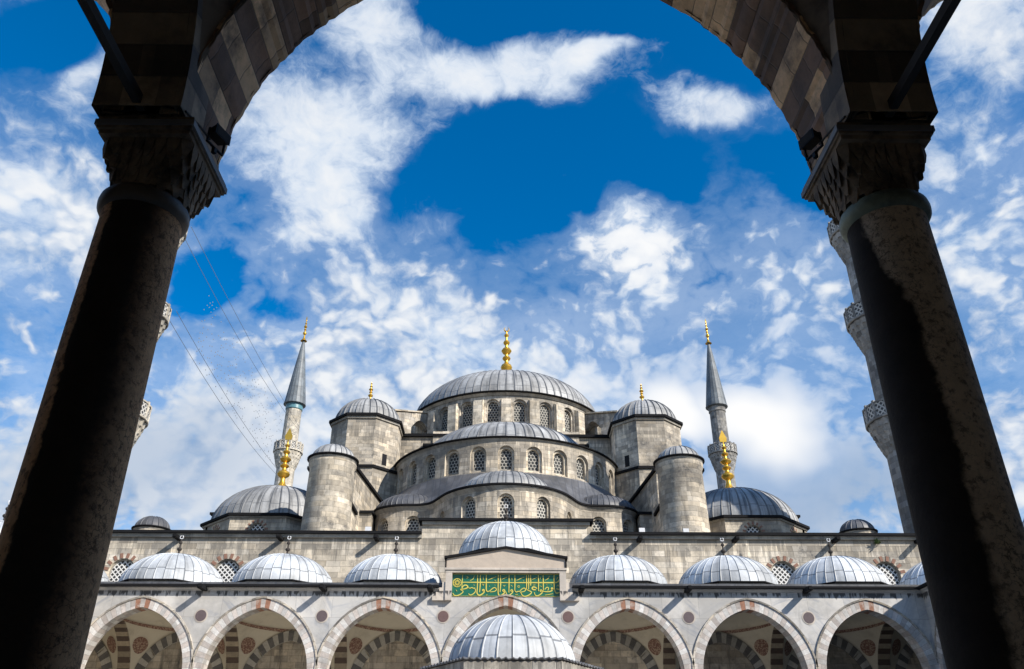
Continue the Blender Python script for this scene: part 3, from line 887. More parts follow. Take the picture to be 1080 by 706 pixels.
minaret((-29.5, 57, G), 'tall pale minaret almost hidden behind the left dark column, only balcony rims showing', M['minaret_lit'], 1.58, [23.8, 32.4, 41.0], 56, 47., 1.35, 4., True)
minaret((29.75, 57, G), 'tall grey minaret with three balconies half hidden by the right dark column', M['minaret'], 1.58, [23.8, 32.4, 41.0], 56, 47., 1.35, 4., False)

# ------------------------------------------------------------------ PORTICOES ROUND THE COURT
ZS = 5.2; ZT = 9.6; DP = 7.3; WT = .9
def muqarnas():
    mb = MB()
    def sq(f, a, r):       # between circle (f=0) and square (f=1)
        c, s_ = cos(a), sin(a); k = 1/max(abs(c), abs(s_))
        rr = r*((1-f)+f*min(k, 1.3)); return (rr*c, rr*s_)
    n = 64
    core = [(0, .335, 4.56), (.25, .335, 4.66), (.55, .35, 4.8), (.85, .375, 4.95), (1, .39, 5.02)]
    mb.grid([[(*sq(f, 2*pi*i/n, r), z) for i in range(n+1)] for f, r, z in core])
    tiers = [(.1, .345, 4.56, 4.70, 16), (.4, .36, 4.68, 4.82, 20), (.7, .38, 4.79, 4.92, 24), (.95, .402, 4.89, 5.02, 28)]
    for f, r, z0, z1, cnt in tiers:
        for k in range(cnt):
            a = 2*pi*(k+.5)/cnt; da = pi/cnt*.86
            o0, o1 = sq(f, a-da, r), sq(f, a+da, r); i0, i1 = sq(f, a-da, r-.1), sq(f, a+da, r-.1)
            b = sq(f, a, r-.02); bi = sq(f, a, r-.06); e = sq(f, a-da*.3, r-.015); e2 = sq(f, a+da*.3, r-.015); g = sq(f, a-da*.3, r-.08); g2 = sq(f, a+da*.3, r-.08)
            zt = z1; zm = z0+.055; zb = z0-.045-.02*(k % 2)
            mb.hexa([(*e,zb),(*e2,zb),(*g2,zb),(*g,zb),(*o0,zm),(*o1,zm),(*i1,zm),(*i0,zm)])
            mb.hexa([(*o0,zm),(*o1,zm),(*i1,zm),(*i0,zm),(*o0,zt),(*o1,zt),(*i1,zt),(*i0,zt)])
    mb.box(-.40, .40, -.45, .45, 5.02, 5.06); mb.box(-.42, .42, -.475, .475, 5.063, 5.19)
    return mb
def shaft_mb():
    mb = MB()
    prof = [(.355, G+.42), (.36, G+1.2), (.356, 1.5), (.347, 3.2), (.335, 4.4)]
    mb.lathe(prof, n=48)
    return mb
def ring_mb():
    mb = MB(); mb.lathe([(.335, 4.38), (.362, 4.395), (.382, 4.43), (.386, 4.475), (.378, 4.52), (.355, 4.55), (.325, 4.56)], n=48); return mb
def base_mb():
    mb = MB(); mb.box(-.52, .52, -.52, .52, G, G+.22)
    mb.lathe([(.5, G+.221), (.52, G+.28), (.47, G+.33), (.44, G+.35), (.46, G+.38), (.4, G+.43), (.37, G+.45)], n=40); return mb
me_cap_far = muqarnas().mesh('capital', [M['capital_far']], 20)
me_cap_near = muqarnas().mesh('capital', [M['capital']], 20)
me_shaft = shaft_mb().mesh('shaft', [M['col_far']])
me_ring = ring_mb().mesh('ring', [M['bronze']])
me_base = base_mb().mesh('base', [M['trim']])

def arch_part(mb, mapf, u, w, R, zs, band, d0, d1, nv, mat=0, proud=.04, soffit=True, n=None, key=None, back=None):
    """striped ring + soffit; UV.x counts the stones"""
    n = nv*2
    inn = arch_pts(w, R, n); out = arch_pts(w+band, R+band, n)
    tot = len(inn)-1
    if back:
        jr = random.Random(int(abs(u)*10)+5)
        inn = list(inn)
        for i in range(1, tot):
            a_, b_ = inn[i]; l_ = math.hypot(a_, b_); q_ = 1+jr.uniform(-.006, .004)
            inn[i] = (a_*q_, b_*q_)
    for i in range(tot):
        s0, s1 = i*nv*2/tot/2.*1., (i+1)*nv*2/tot/2.*1.
        s0, s1 = i*nv/tot, (i+1)*nv/tot
        mt = mat
        c = abs((s0+s1)/2-nv/2)
        if key is not None and .45 < c < 1.45: mt = key
        a, b, c_, d = inn[i], inn[i+1], out[i+1], out[i]
        mb.add([mapf(u+a[0], zs+a[1], d0-proud), mapf(u+b[0], zs+b[1], d0-proud), mapf(u+c_[0], zs+c_[1], d0-proud), mapf(u+d[0], zs+d[1], d0-proud)], [(s0,0),(s1,0),(s1,band),(s0,band)], mt)
        mb.add([mapf(u+d[0], zs+d[1], d0-proud), mapf(u+c_[0], zs+c_[1], d0-proud), mapf(u+c_[0], zs+c_[1], d0+.02), mapf(u+d[0], zs+d[1], d0+.02)], [(s0,0),(s1,0),(s1,.1),(s0,.1)], mt)
        if soffit:
            for q in range(2):
                e0 = (d0-proud)+(d1-d0+proud)*q/2; e1 = (d0-proud)+(d1-d0+proud)*(q+1)/2
                mb.add([mapf(u+a[0], zs+a[1], e0), mapf(u+b[0], zs+b[1], e0), mapf(u+b[0], zs+b[1], e1), mapf(u+a[0], zs+a[1], e1)], [(s0,e0),(s1,e0),(s1,e1),(s0,e1)], mt)
        if back:
            mb.add([mapf(u+a[0], zs+a[1], d1+back), mapf(u+b[0], zs+b[1], d1+back), mapf(u+c_[0], zs+c_[1], d1+back), mapf(u+d[0], zs+d[1], d1+back)], [(s0,0),(s1,0),(s1,band),(s0,band)], mt)

def portico(name, label, origin, rotz, xs, near=False, portal=False, back=True, plain_ends=True, roundels=True, roof_ends=(0, 0)):
    root = empty(name, origin, rotz); root.location.z = 0
    tag(root, label, 'portico')
    fm = plane_map(0, 0)
    bays = [((a+b)/2, b-a) for a, b in zip(xs, xs[1:])]
    x0, x1 = xs[0], xs[-1]
    def wof(bw): return min(bw, 6.95)/2-(.34 if near else .5)
    ops = [(c, wof(bw), wof(bw)*1.22, ZS, None) for c, bw in bays]
    wallm = M['dark_stone'] if near else M['marble']
    mb = MB()
    holed(mb, fm, x0, x1, ZS, ZT, ops, n=14)
    inner = lambda u, z, d: (u, WT, z)
    mbi = MB(); holed(mbi, inner, x0, x1, ZS, ZT, ops, n=14)
    if near:
        w = obj('arcade_wall', mb, [M['dark_stone']], root, smooth=0)
    else:
        w = obj('arcade_wall', mb, [wallm], root, smooth=0)
    obj('inner_face', mbi, [M['dark_stone'] if near else M['plaster']], w, smooth=0)
    # arches
    for c, bw in bays:
        mb = MB(); hw = wof(bw)
        arch_part(mb, fm, c, hw, hw*1.22, ZS, .5, 0, WT+.02, 39 if not near else 37, 0, .05, True, key=None if near else 1, back=.03 if near else None)
        ar = obj('arch', mb, [M['vous_near'] if near else M['vous_pale'], M['keystone']], root, smooth=20)
        mb = MB()
        ia = arch_pts(hw+.503, hw*1.22+.503, 14); oa = arch_pts(hw+.6, hw*1.22+.6, 14)
        mb.grid([[(c+x, -.02, ZS+z) for x, z in ia], [(c+x, -.11, ZS+z) for x, z in ia], [(c+x, -.11, ZS+z) for x, z in oa], [(c+x, .02, ZS+z) for x, z in oa]])
        obj('moulding', mb, [M['dark_stone'] if near else M['ashlar_grey']], ar, smooth=20)
    # columns
    for x in xs[1:-1] if len(xs) > 2 else []:
        vis = near and abs(x) < 4
        c = link('column', me_base, root, (x, .45, 0))
        side_left = x > 0     # the near portico is turned half round
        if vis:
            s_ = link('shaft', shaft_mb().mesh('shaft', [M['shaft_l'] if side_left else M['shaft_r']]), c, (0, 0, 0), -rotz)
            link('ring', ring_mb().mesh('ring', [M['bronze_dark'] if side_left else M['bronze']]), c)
        else:
            link('shaft', me_shaft, c); link('ring', me_ring, c)
        link('capital', me_cap_near if near else me_cap_far, c, ((-.05 if x > 0 else .05) if vis else 0, 0, 0))
        if vis:
            mb = MB()
            mb.box(-.437, .437, -.49, -.477, 5.09, 5.15); mb.box(-.437, .437, .477, .49, 5.09, 5.15); mb.box(-.437, -.422, -.475, .475, 5.09, 5.15); mb.box(.422, .437, -.475, .475, 5.09, 5.15)
            obj('strap', mb, [M['steel']], c, (-.05 if x > 0 else .05, 0, 0), smooth=0)
    # cross arches from the columns to the back wall
    yc, wy = WT+(DP-WT)/2, (DP-WT)/2-.15
    for x in xs[1:-1]:
        mb = MB()
        for s in (-1, 1):
            holed(mb, (lambda s: lambda u, z, d: (x+s*.37, u, z))(s), WT, DP, ZS, ZT, [(yc, wy, wy*1.22, ZS, None)], 1, n=14)
            arch_part(mb, (lambda s: lambda u, z, d: (x+s*(.37-d), u, z))(s), yc, wy, wy*1.22, ZS, .5, 0, .37, 30, 0, .02, True)
        obj('cross_arch', mb, [M['vous_soot'] if near else M['vous_red'], M['plaster_dark'] if near else M['plaster']], root, smooth=20)
        if near and abs(x) < 4:
            mb = MB(); mb.box(x-.035, x+.035, .6, DP, 5.23, 5.33)
            obj('tie_rod', mb, [M['iron']], root, smooth=0)
        else:
            mb = MB(); mb.box(x-.03, x+.03, .6, DP, 5.23, 5.3)
            obj('tie_rod', mb, [M['iron']], root, smooth=0)
    # wall arches, vaults, domes
    for c, bw in bays:
        hw = wof(bw); hx = max(bw/2-.36, hw+.02); hy = (DP-WT)/2
        if back != 'skip':
            mb = MB(); bm_ = lambda u, z, d: (u, DP+d, z)
            arch_part(mb, bm_, c, hw-.55, (hw-.55)*1.2, ZS, .6, 0, 0, 27, 0, .1, False)
            o = arch_pts(hw-.55, (hw-.55)*1.2, 14)
            mb.grid([[(c+x, DP-.1, ZS+z) for x, z in o], [(c+x, DP, ZS+z) for x, z in o]], None, 0)
            obj('wall_arch', mb, [M['vous_soot'] if near else M['vous_dark']], root, smooth=20)
        Rx, Ry = hw*1.22, wy*1.22
        tx, ty = math.acos((Rx-hw)/Rx), math.acos((Ry-wy)/Ry)
        def surf(sx, sy, t, f, ins=0):
            A = (hx, (wy-Ry)+Ry*cos(ty*t), Ry*sin(ty*t)); B = ((hw-Rx)+Rx*cos(tx*t), hy, Rx*sin(tx*t))
            a0, a1 = math.atan2(A[1], A[0]), math.atan2(B[1], B[0]); r0, r1 = math.hypot(A[0], A[1]), math.hypot(B[0], B[1])
            a = a0+(a1-a0)*f; r = r0+(r1-r0)*f-ins
            return (c+sx*r*cos(a), yc+sy*r*sin(a), ZS+A[2]+(B[2]-A[2])*f)
        mb = MB()
        for sx in (-1, 1):
            for sy in (-1, 1):
                mb.grid([[surf(sx, sy, t/14, f/12) for f in range(13)] for t in range(15)])
        # shallow inner dome
        rings = []
        for j in range(7):
            k = j/6; row = []
            for i in range(49):
                a = 2*pi*i/48; q = 12*(a/(pi/2) % 1)
                ca, sa = cos(a), sin(a)
                f = math.atan2(abs(sa), abs(ca))/(pi/2)
                p = surf(1 if ca >= 0 else -1, 1 if sa >= 0 else -1, 1., f)
                row.append((c+(p[0]-c)*cos(pi/2*k), yc+(p[1]-yc)*cos(pi/2*k), p[2]+.75*sin(pi/2*k)*1.0))
            rings.append(row)
        mb.grid(rings)
        va = obj('vault', mb, [M['plaster_dark'] if near else M['plaster']], root, smooth=60)
        if not near and roundels:
            for sx in (-1, 1):
                mb = MB()
                pts_ = [surf(sx, 1, .52+.125*sin(2*pi*i/24), .5+.33*cos(2*pi*i/24)*(1-.3*sin(2*pi*i/24)), .03) for i in range(24)]
                ctr = surf(sx, 1, .52, .5, .05)
                for i in range(24): mb.add([ctr, pts_[i], pts_[(i+1) % 24]])
                obj('medallion', mb, [M['medal']], va)
            mb = MB()
            for sx in (-1, 1):
                mb.grid([[surf(sx, 1, t, f/12, .03) for f in range(13)] for t in (.86, .97)])
            obj('painted_band', mb, [M['medal']], va)
        # roof dome on a low octagon
        big = portal and abs(c) < 1
        zb = 12.05 if big else 10.2
        mb = MB(); dr = 2.95 if big else 3.02
        mb.prism([(c+x, 3.65+y) for x, y in oct((dr+.08)/cos(R_(22.5)))], 9.9, zb-.02, 0)
        mb.prism([(c+x, 3.65+y) for x, y in oct((dr+.2)/cos(R_(22.5)))], zb, zb+.07, 1)
        dd = obj('dome_drum', mb, [M['trim'], M['lead_edge']], root, smooth=20)
        mb = MB(); mb.dome(c, 3.65, zb+.06, dr, 2.35 if big else 2.12, 34, rh=.035)
        do = obj('dome', mb, [M['lead_pale']], dd, smooth=24)
        mb = MB(); zf = zb+.06+(2.3 if big else 2.07)
        mb.lathe([(.24, zf), (.2, zf+.06), (.07, zf+.12), (.06, zf+.3), (.13, zf+.36), (.15, zf+.42), (.13, zf+.48), (.05, zf+.54), (.05, zf+.72), (.1, zf+.77), (.11, zf+.82), (.1, zf+.87), (.04, zf+.92), (.03, zf+1.05)], c, 3.65, 12)
        mb.tube([(c+.1*sin(R_(a)), 3.65, zf+1.16-.1*cos(R_(a))) for a in range(-160, 161, 20)], .03, 6, 1)
        obj('finial', mb, [M['iron'], M['white']], dd)
    # roof, cornice, gutters
    mb = MB(); mb.box(x0, x1, -.0, DP-.01, ZT+.003, ZT+.4)
    obj('roof', mb, [M['lead_dark']], root, smooth=0)
    mb = MB()
    e0, e1 = x0+roof_ends[0], x1-roof_ends[1]
    segs = [(e0, -3.75), (3.75, e1)] if portal else [(e0, e1)]
    for a, b in segs:
        mb.grid([[(a, -.003, 9.53), (b, -.003, 9.53)], [(a, -.06, 9.55), (b, -.06, 9.55)], [(a, -.09, 9.6), (b, -.09, 9.6)], [(a, -.2, 9.63), (b, -.2, 9.63)], [(a, -.2, 9.687), (b, -.2, 9.687)], [(a, 0, 9.687), (b, 0, 9.687)]], None, 0)
        mb.box(a, b, -.42, .3, 9.69, 9.81, 1)
    obj('cornice', mb, [M['dark_stone'] if near else M['marble'], M['lead_edge']], root, smooth=0)
    for x in xs[1:-1]:
        if portal and abs(x) < 4: x += .75*(1 if x > 0 else -1)
        if (abs(x) > 23 and portal) or near: continue
        link('waterspout', me_spout, root, (x, -.05, 9.68))
    if roundels and not near:
        for x in xs[1:-1]:
            if abs(x) > 23 and portal: continue
            mb = MB()
            for sr, dpt, mi in ((.30, -.035, 0), (.37, -.02, 1)):
                pts_ = [(x+sr*cos(2*pi*i/28), dpt, 8.17+sr*sin(2*pi*i/28)) for i in range(28)]
                mb.add(pts_, None, mi)
                for i in range(28):
                    p, q = pts_[i], pts_[(i+1) % 28]; mb.add([p, q, (q[0], .01, q[2]), (p[0], .01, p[2])], None, mi)
            obj('roundel', mb, [M['disc_red'] if abs(x) < 4 else M['disc'], M['marble_plain']], root)
    # back wall
    if back is True:
        mb = MB(); mb.box(x0, x1, DP+.003, DP+1, G, 10.4)
        bwall = obj('back_wall', mb, [M['inner_wall']], root, smooth=0)
    for k, x in enumerate((x0, x1)):
        if plain_ends:
            mb = MB(); mb.box(min(x, x+(.8 if k else -.8)), max(x, x+(.8 if k else -.8)), -.0, DP, G, 9.6)
            obj('end_wall', mb, [M['dark_stone'] if near else M['inner_wall']], root, smooth=0)
    return root

XS = [-30.9, -23.6, -16.9, -10.2, -3.475, 3.475, 10.2, 16.9, 23.6, 30.9]
XN = [-30.9, -23.6, -16.8, -10.05, -3.33, 3.33, 10.05, 16.8, 23.6, 30.9]
far = portico('courtyard_portico', 'far marble arcade of striped pointed arches with pale lead domes below the mosque', (0, 47.5, 0), 0, XS, portal=True, back='wall', roof_ends=(7.3, 7.3))
# mosque wall face seen inside the far portico is hall_wall
near = portico('courtyard_portico', 'dark sooty arch on two columns framing the view overhead', (0, 6.4, 0), pi, XN, near=True)
ys = [6.4 + 41.1*k/6 for k in range(7)]; mid_y = (6.4+47.5)/2
YS = [y-mid_y for y in ys]
right = portico('courtyard_portico', 'right side arcade just beyond the right column, running towards the camera', (23.6, mid_y, 0), -pi/2, YS, plain_ends=False)
left = portico('courtyard_portico', 'left side arcade just beyond the left column, running towards the camera', (-23.6, mid_y, 0), pi/2, YS, plain_ends=False)

# --- portal: raised attic with inscription
mb = MB()
for s in (-1, 1):
    mb.hexa([(s*3.04, -.3, 9.0), (s*3.40, -.3, 9.0), (s*3.40, .8, 9.0), (s*3.04, .8, 9.0), (s*3.04, -.3, 10.52), (s*3.40, -.3, 10.52), (s*3.40, .8, 10.52), (s*3.04, .8, 10.52)])
    # stepped scroll shoulders down to the cornice
    for k, (w, z1) in enumerate(((.18, 10.0), (.34, 9.7), (.52, 9.45), (.72, 9.25))):
        xa = 3.403 + (0, .18, .34, .52)[k]; xb = 3.40 + w
        mb.box(min(s*xa, s*xb), max(s*xa, s*xb), -.22, .8, 9.0, z1)
mb.box(-3.40, 3.40, .02, .8, 9.0, 10.52)
mb.box(-3.40, 3.40, -.3, .8, 10.523, 10.66)
mb.box(-3.45, 3.45, -.36, .8, 10.663, 10.78)
pa = obj('portal_attic', mb, [M['marble_plain']], far, smooth=0)
mb = MB()
mb.hexa([(-3.38,-.27,10.78),(3.38,-.27,10.78),(3.38,1.4,10.78),(-3.38,1.4,10.78),(-3.38,-.27,11.3),(3.38,-.27,11.3),(3.38,1.4,11.3),(-3.38,1.4,11.3)])
mb.add([(-3.38,-.27,11.303),(3.38,-.27,11.303),(0,-.27,11.88)]); mb.add([(-3.38,1.4,11.303),(3.38,1.4,11.303),(0,1.4,11.88)])
obj('gable', mb, [M['gable']], pa, smooth=0)
mb = MB()
for s in (-1, 1):
    mb.hexa([(0,-.42,11.885),(s*3.52,-.42,11.29),(s*3.52,1.6,11.29),(0,1.6,11.885),(0,-.42,12.0),(s*3.52,-.42,11.42),(s*3.52,1.6,11.42),(0,1.6,12.0)])
    mb.box(min(s*3.39, s*3.46), max(s*3.39, s*3.46), -.34, 1.4, 10.8, 11.285)
obj('gable_coping', mb, [M['lead_edge']], pa, smooth=0)
mb = MB(); mb.box(-3.035, 3.035, -.03, .018, 9.26, 10.5)
ip = obj('inscription_panel', mb, [M['green']], far, smooth=0)
# raised gilded script, right to left
S = []
def L(w, *p): S.append((w, [(x-80, y-120) for x, y in p]))
def Q(w, *p): S.append((w, [(x+1000, y-120) for x, y in p]))
L(14,(255,130),(250,260),(245,400)); L(20,(255,270),(600,272),(1100,274)); Q(20,(20,274),(500,272),(860,272),(925,262),(946,215))
L(15,(85,470),(110,510),(160,520),(230,490),(285,440),(225,410)); L(20,(220,403),(330,388),(365,350),(315,315),(265,340),(242,400))
L(14,(365,370),(400,384),(430,362),(460,386),(490,372)); L(15,(480,385),(505,415),(480,470),(410,512),(370,480))
L(20,(530,130),(530,400),(520,470),(560,515),(620,490),(665,440),(645,395),(615,418),(655,440)); L(18,(580,130),(582,300),(572,455))
L(18,(690,130),(692,300),(690,425),(730,445)); L(15,(720,440),(760,430),(800,385),(850,360),(885,400),(850,440),(760,447))
L(20,(910,130),(908,440),(915,500),(950,518),(1000,490),(1040,440),(1015,395),(985,425),(1025,445)); L(18,(950,135),(955,300),(945,450))
L(16,(1050,440),(1062,490),(1085,515),(1140,490),(1185,440),(1160,397),(1132,425),(1170,442))
for x, b in ((28,460),(135,420),(350,400),(388,400),(425,330),(567,430),(655,420),(855,400)): Q(18,(x,130),(x+1,270),(x-2,b))
Q(15,(133,420),(160,455),(195,430),(215,442)); Q(15,(215,442),(270,380),(320,370),(335,410),(300,440),(230,447))
Q(17,(240,450),(270,510),(320,530),(400,500),(450,445),(400,425),(350,400)); Q(22,(540,380),(480,345),(445,370),(460,402),(520,405))
Q(16,(490,450),(500,500),(540,520),(600,490),(650,440),(612,397),(585,430),(640,450)); Q(17,(650,432),(720,442),(800,430),(832,390),(815,358),(793,388),(830,405))
Q(15,(680,400),(720,350),(757,370),(735,420)); Q(16,(1010,425),(950,395),(888,385)); Q(18,(1010,425),(930,457),(888,470),(865,430),(858,375))
Q(11,(165,235),(235,200),(310,170)); Q(11,(455,215),(545,180)); Q(11,(690,230),(750,195),(770,150)); Q(11,(900,215),(930,160),(905,190)); Q(12,(850,530),(890,535)); Q(11,(905,335),(930,310),(945,345))
L(11,(730,225),(800,195),(875,165)); L(11,(330,200),(360,180),(330,160)); L(11,(390,245),(450,210),(472,150)); L(11,(845,230),(868,250)); L(11,(635,165),(635,225)); L(11,(980,215),(1075,170)); L(10,(620,300),(635,330),(650,300))
L(12,(140,410),(160,440)); L(12,(750,335),(752,350)); L(12,(850,315),(852,330)); L(12,(460,315),(478,330)); L(12,(690,505),(715,495)); L(11,(1000,325),(1020,340),(1040,320)); Q(12,(80,185),(82,235)); Q(11,(60,320),(90,345)); Q(11,(290,235),(300,248)); Q(11,(710,310),(730,318)); Q(11,(795,310),(805,318)); Q(11,(610,165),(600,210)); Q(11,(600,330),(625,350)); Q(14,(995,290),(1005,310)); Q(11,(470,320),(510,315)); Q(10,(680,500),(760,490),(830,475)); Q(12,(140,490),(190,492))
for k in range(12):
    a = 2*pi*k/12; L(9,(160+18*cos(a),280+18*sin(a)),(160+72*cos(a),280+72*sin(a)))
L(12, *[(160+76*cos(2*pi*k/24), 280+76*sin(2*pi*k/24)) for k in range(25)]); L(9, *[(160+40*cos(2*pi*k/16), 280+40*sin(2*pi*k/16)) for k in range(17)])
Q(8, *[(205+18*cos(2*pi*k/12), 345+18*sin(2*pi*k/12)) for k in range(13)])
mb = MB(); KU = 6.0/1940
def smooth2(p):
    if len(p) < 4: return p
    for _ in range(2):
        q = [p[0]]
        for a, b in zip(p, p[1:]): q += [(a[0]*.75+b[0]*.25, a[1]*.75+b[1]*.25), (a[0]*.25+b[0]*.75, a[1]*.25+b[1]*.75)]
        p = q+[p[-1]]
    return p
for si, (w, p) in enumerate(S):
    p = smooth2(p); yy = -.05-.0007*(si % 23)
    ln, rn = [], []
    for k, c in enumerate(p):
        a, b = p[max(0, k-1)], p[min(len(p)-1, k+1)]; dx, dy = b[0]-a[0], b[1]-a[1]; l = math.hypot(dx, dy) or 1
        hw = w/2*.88*(.75+.45*sin(pi*min(1, k/max(1, len(p)-1))))
        f = lambda s: (-3.0+(c[0]-s*dy/l*hw)*KU, 10.48-(c[1]+s*dx/l*hw)*KU*.97)
        ln.append(f(-1)); rn.append(f(1))
    mb.grid([[(x, -.025, z) for x, z in ln], [(x, yy, z) for x, z in ln], [(x, yy, z) for x, z in rn], [(x, -.025, z) for x, z in rn]])
for z0, z1 in ((9.265, 9.28), (10.475, 10.49)): mb.box(-3.03, 3.03, -.05, -.031, z0, z1)
obj('lettering', mb, [M['yellow']], ip, smooth=0)

# ------------------------------------------------------------------ FOUNTAIN in the middle of the court
fx, fy = .17, 27.
ft = empty('ablution_fountain', (fx, fy, G))
tag(ft, 'hexagonal marble fountain kiosk with pale lead dome in the middle of the courtyard', 'fountain')
H = lambda z: z-G
def hexp(r): return [(r*sin(R_(30)+k*pi/3), -r*cos(R_(30)+k*pi/3)) for k in range(6)]
mb = MB(); mb.dome(0, 0, H(3.12), 1.95, 1.55, 26, rh=.03)
fd = obj('dome', mb, [M['lead_pale']], ft, smooth=24)
mb = MB()
P0, P1, P2, P3 = [], [], [], []
hx_ = hexp(1.)
for k in range(6):
    a, b = hx_[k], hx_[(k+1) % 6]
    for i in range(44):
        f = i/44; p = (a[0]*(1-f)+b[0]*f, a[1]*(1-f)+b[1]*f)
        wv = .03*cos(2*pi*i/44*14)
        P0.append((p[0]*1.95, p[1]*1.95, H(3.15))); P1.append((p[0]*2.83, p[1]*2.83, H(3.12)+wv)); P2.append((p[0]*2.83, p[1]*2.83, H(3.09)+wv)); P3.append((p[0]*2.78, p[1]*2.78, H(3.07)))
for q in (P0, P1, P2, P3): q.append(q[0])
n_ = len(P0)
mb.grid([P0, P1, P2, P3], [[(i/44*7, j*.9) for i in range(n_)] for j in range(4)])
mb.prism([(x*2.74, y*2.74) for x, y in hx_], H(3.0), H(3.06), 0)
ev = obj('eaves', mb, [M['lead_mid']], ft, smooth=24)
fr = stone('streaked_frieze_stone', (.46,.43,.38), 2., .5, .25, .01, .75, .95, 1.2, grime=(.02,.02,.02), ledges=((4.66,1.6),(4.665,1.1)))
mb = MB()
for k in range(6):
    a = k*pi/3; ap = 2.76*cos(R_(30)); f = face_map((ap*sin(a), -ap*cos(a)), a); hwid = 2.76*sin(R_(30))
    op = (0, hwid-.2, (hwid-.2)*1.25, H(.6), None)
    holed(mb, f, -hwid, hwid, H(.6), H(3.05), [op]); reveal(mb, f, op, 0, .3)
    holed(mb, lambda u, z, d, f=f: f(u, z, .3), -hwid, hwid, H(.6), H(2.9), [op])
obj('frieze', mb, [fr], ft, smooth=20)
for k in range(6):
    x, y = hexp(2.58)[k]
    mb = MB(); mb.lathe([(.2, 0), (.2, .15), (.14, .2), (.13, H(.35)), (.2, H(.5)), (.22, H(.6))], x, y, 20)
    obj('column', mb, [M['capital_far']], ft)
mb = MB(); mb.prism(hexp(1.7), .0, 1.3); mb.prism(hexp(1.78), 1.303, 1.4)
obj('basin', mb, [M['marble_plain']], ft, smooth=0)

# ------------------------------------------------------------------ small things
def floodlight(loc, rotz, label):
    r = empty('floodlight', loc, rotz); r.scale = (.62, .62, .62); tag(r, label, 'floodlight', 'floodlights on the capitals')
    mb = MB(); mb.hexa([(-.16,-.1,-.07),(.16,-.1,-.07),(.13,.08,-.05),(-.13,.08,-.05),(-.16,-.1,.09),(.16,-.1,.09),(.13,.08,.06),(-.13,.08,.06)])
    mb.box(-.17, .17, -.115, -.101, -.08, .1)
    obj('housing', mb, [M['black']], r, smooth=0)
    mb = MB(); mb.box(-.145, .145, -.12, -.116, -.06, .08); obj('glass', mb, [M['iron']], r, smooth=0)
    mb = MB(); mb.box(-.19, -.172, -.02, .02, -.22, .03); mb.box(.172, .19, -.02, .02, -.22, .03); mb.box(-.19, .19, -.02, .02, -.24, -.222); mb.box(-.03,.03,-.03,.03,-.33,-.241)
    obj('bracket', mb, [M['black']], r, smooth=0)
    return r
floodlight((-2.86, 6.0, 5.44), R_(70), 'small black floodlight bracketed to the left capital under the striped arch')
floodlight((2.86, 6.0, 5.44), R_(-70), 'small black floodlight bracketed to the right capital under the striped arch')
# cables on the capitals
for s in (-1, 1):
    mb = MB()
    mb.tube([(s*3.74, 5.46, 5.26), (s*3.5, 5.44, 5.21), (s*3.2, 5.44, 5.31), (s*2.93, 5.45, 5.23), (s*2.91, 5.7, 5.3), (s*2.90, 5.95, 5.36)], .011, 6)
    tag(obj('cable', mb, [M['black']]), 'thin black cable along the top of the %s capital to its floodlight' % ('left' if s < 0 else 'right'), 'cable', 'cables on the capitals')
# ropes of lights strung between the two left-hand minarets
def rope(a, b, sag, label, nr=1):
    mb = MB(); P = []
    for i in range(41):
        f = i/40; P.append((a[0]+(b[0]-a[0])*f, a[1]+(b[1]-a[1])*f, a[2]+(b[2]-a[2])*f-sag*4*f*(1-f)))
    mb.tube(P, .022, 5)
    tag(obj('light_rope', mb, [M['rope']]), label, 'rope', 'ropes between the minarets')
    return P
A1, B1 = (-28.2, 58.5, 41.8), (-30.0, 111, 44.9)
A2, B2 = (-27.6, 58.5, 33.2), (-31.2, 110.6, 37.2)
p1 = rope(A1, B1, 1.0, 'upper of two ropes strung high between the left minarets')
rope((-27.8, 58.8, 42.9), (-29.9, 111, 45.3), .5, 'topmost rope strung between the left minarets')
p2 = rope(A2, B2, 1.0, 'lowest rope strung between the left minarets')
rope((-27.3, 58.6, 34.2), (-31.0, 110.6, 37.6), .8, 'second lowest rope strung between the left minarets')
mb = MB(); rnd = random.Random(3)
for i in range(6, 38):
    for q in range(2):
        f = (i+q*.5)/40
        a = Vector(A1).lerp(Vector(B1), f); b = Vector(A2).lerp(Vector(B2), f)
        a.z -= 4*f*(1-f); b.z -= 4*f*(1-f)
        for k in range(1, 14):
            if rnd.random() < .62: continue
            p = a.lerp(b, (k+rnd.random())/15)
            mb.box(p.x-.03, p.x+.03, p.y-.03, p.y+.03, p.z-.05, p.z+.04)
net = obj('hanging_light_strings', mb, [M['rope']], smooth=0)
tag(net, 'faint curtain of tiny dark lamps hanging between the ropes of the left minarets', 'light strings', kind='stuff')
# equipment boxes on the wall coping
def unit(loc, label):
    r = empty('floodlight_box', loc); r.scale = (.6, .6, .6); tag(r, label, 'floodlight', 'lamp boxes on the mosque wall')
    mb = MB(); mb.hexa([(-.32,-.2,.12),(.32,-.2,.12),(.32,.2,.12),(-.32,.2,.12),(-.32,-.14,.62),(.32,-.14,.62),(.32,.2,.62),(-.32,.2,.62)])
    obj('housing', mb, [M['white']], r, smooth=0)
    mb = MB(); mb.box(-.06, .06, -.05, .05, 0, .12); obj('foot', mb, [M['iron']], r, smooth=0)
unit((9.2, 54.9, 14.86), 'white lamp box on the wall coping by the right exedra windows')
unit((12.2, 55.0, 14.86), 'white lamp box on the wall coping near the right round turret')
unit((-9.3, 54.9, 14.86), 'white lamp box on the wall coping by the left exedra windows')
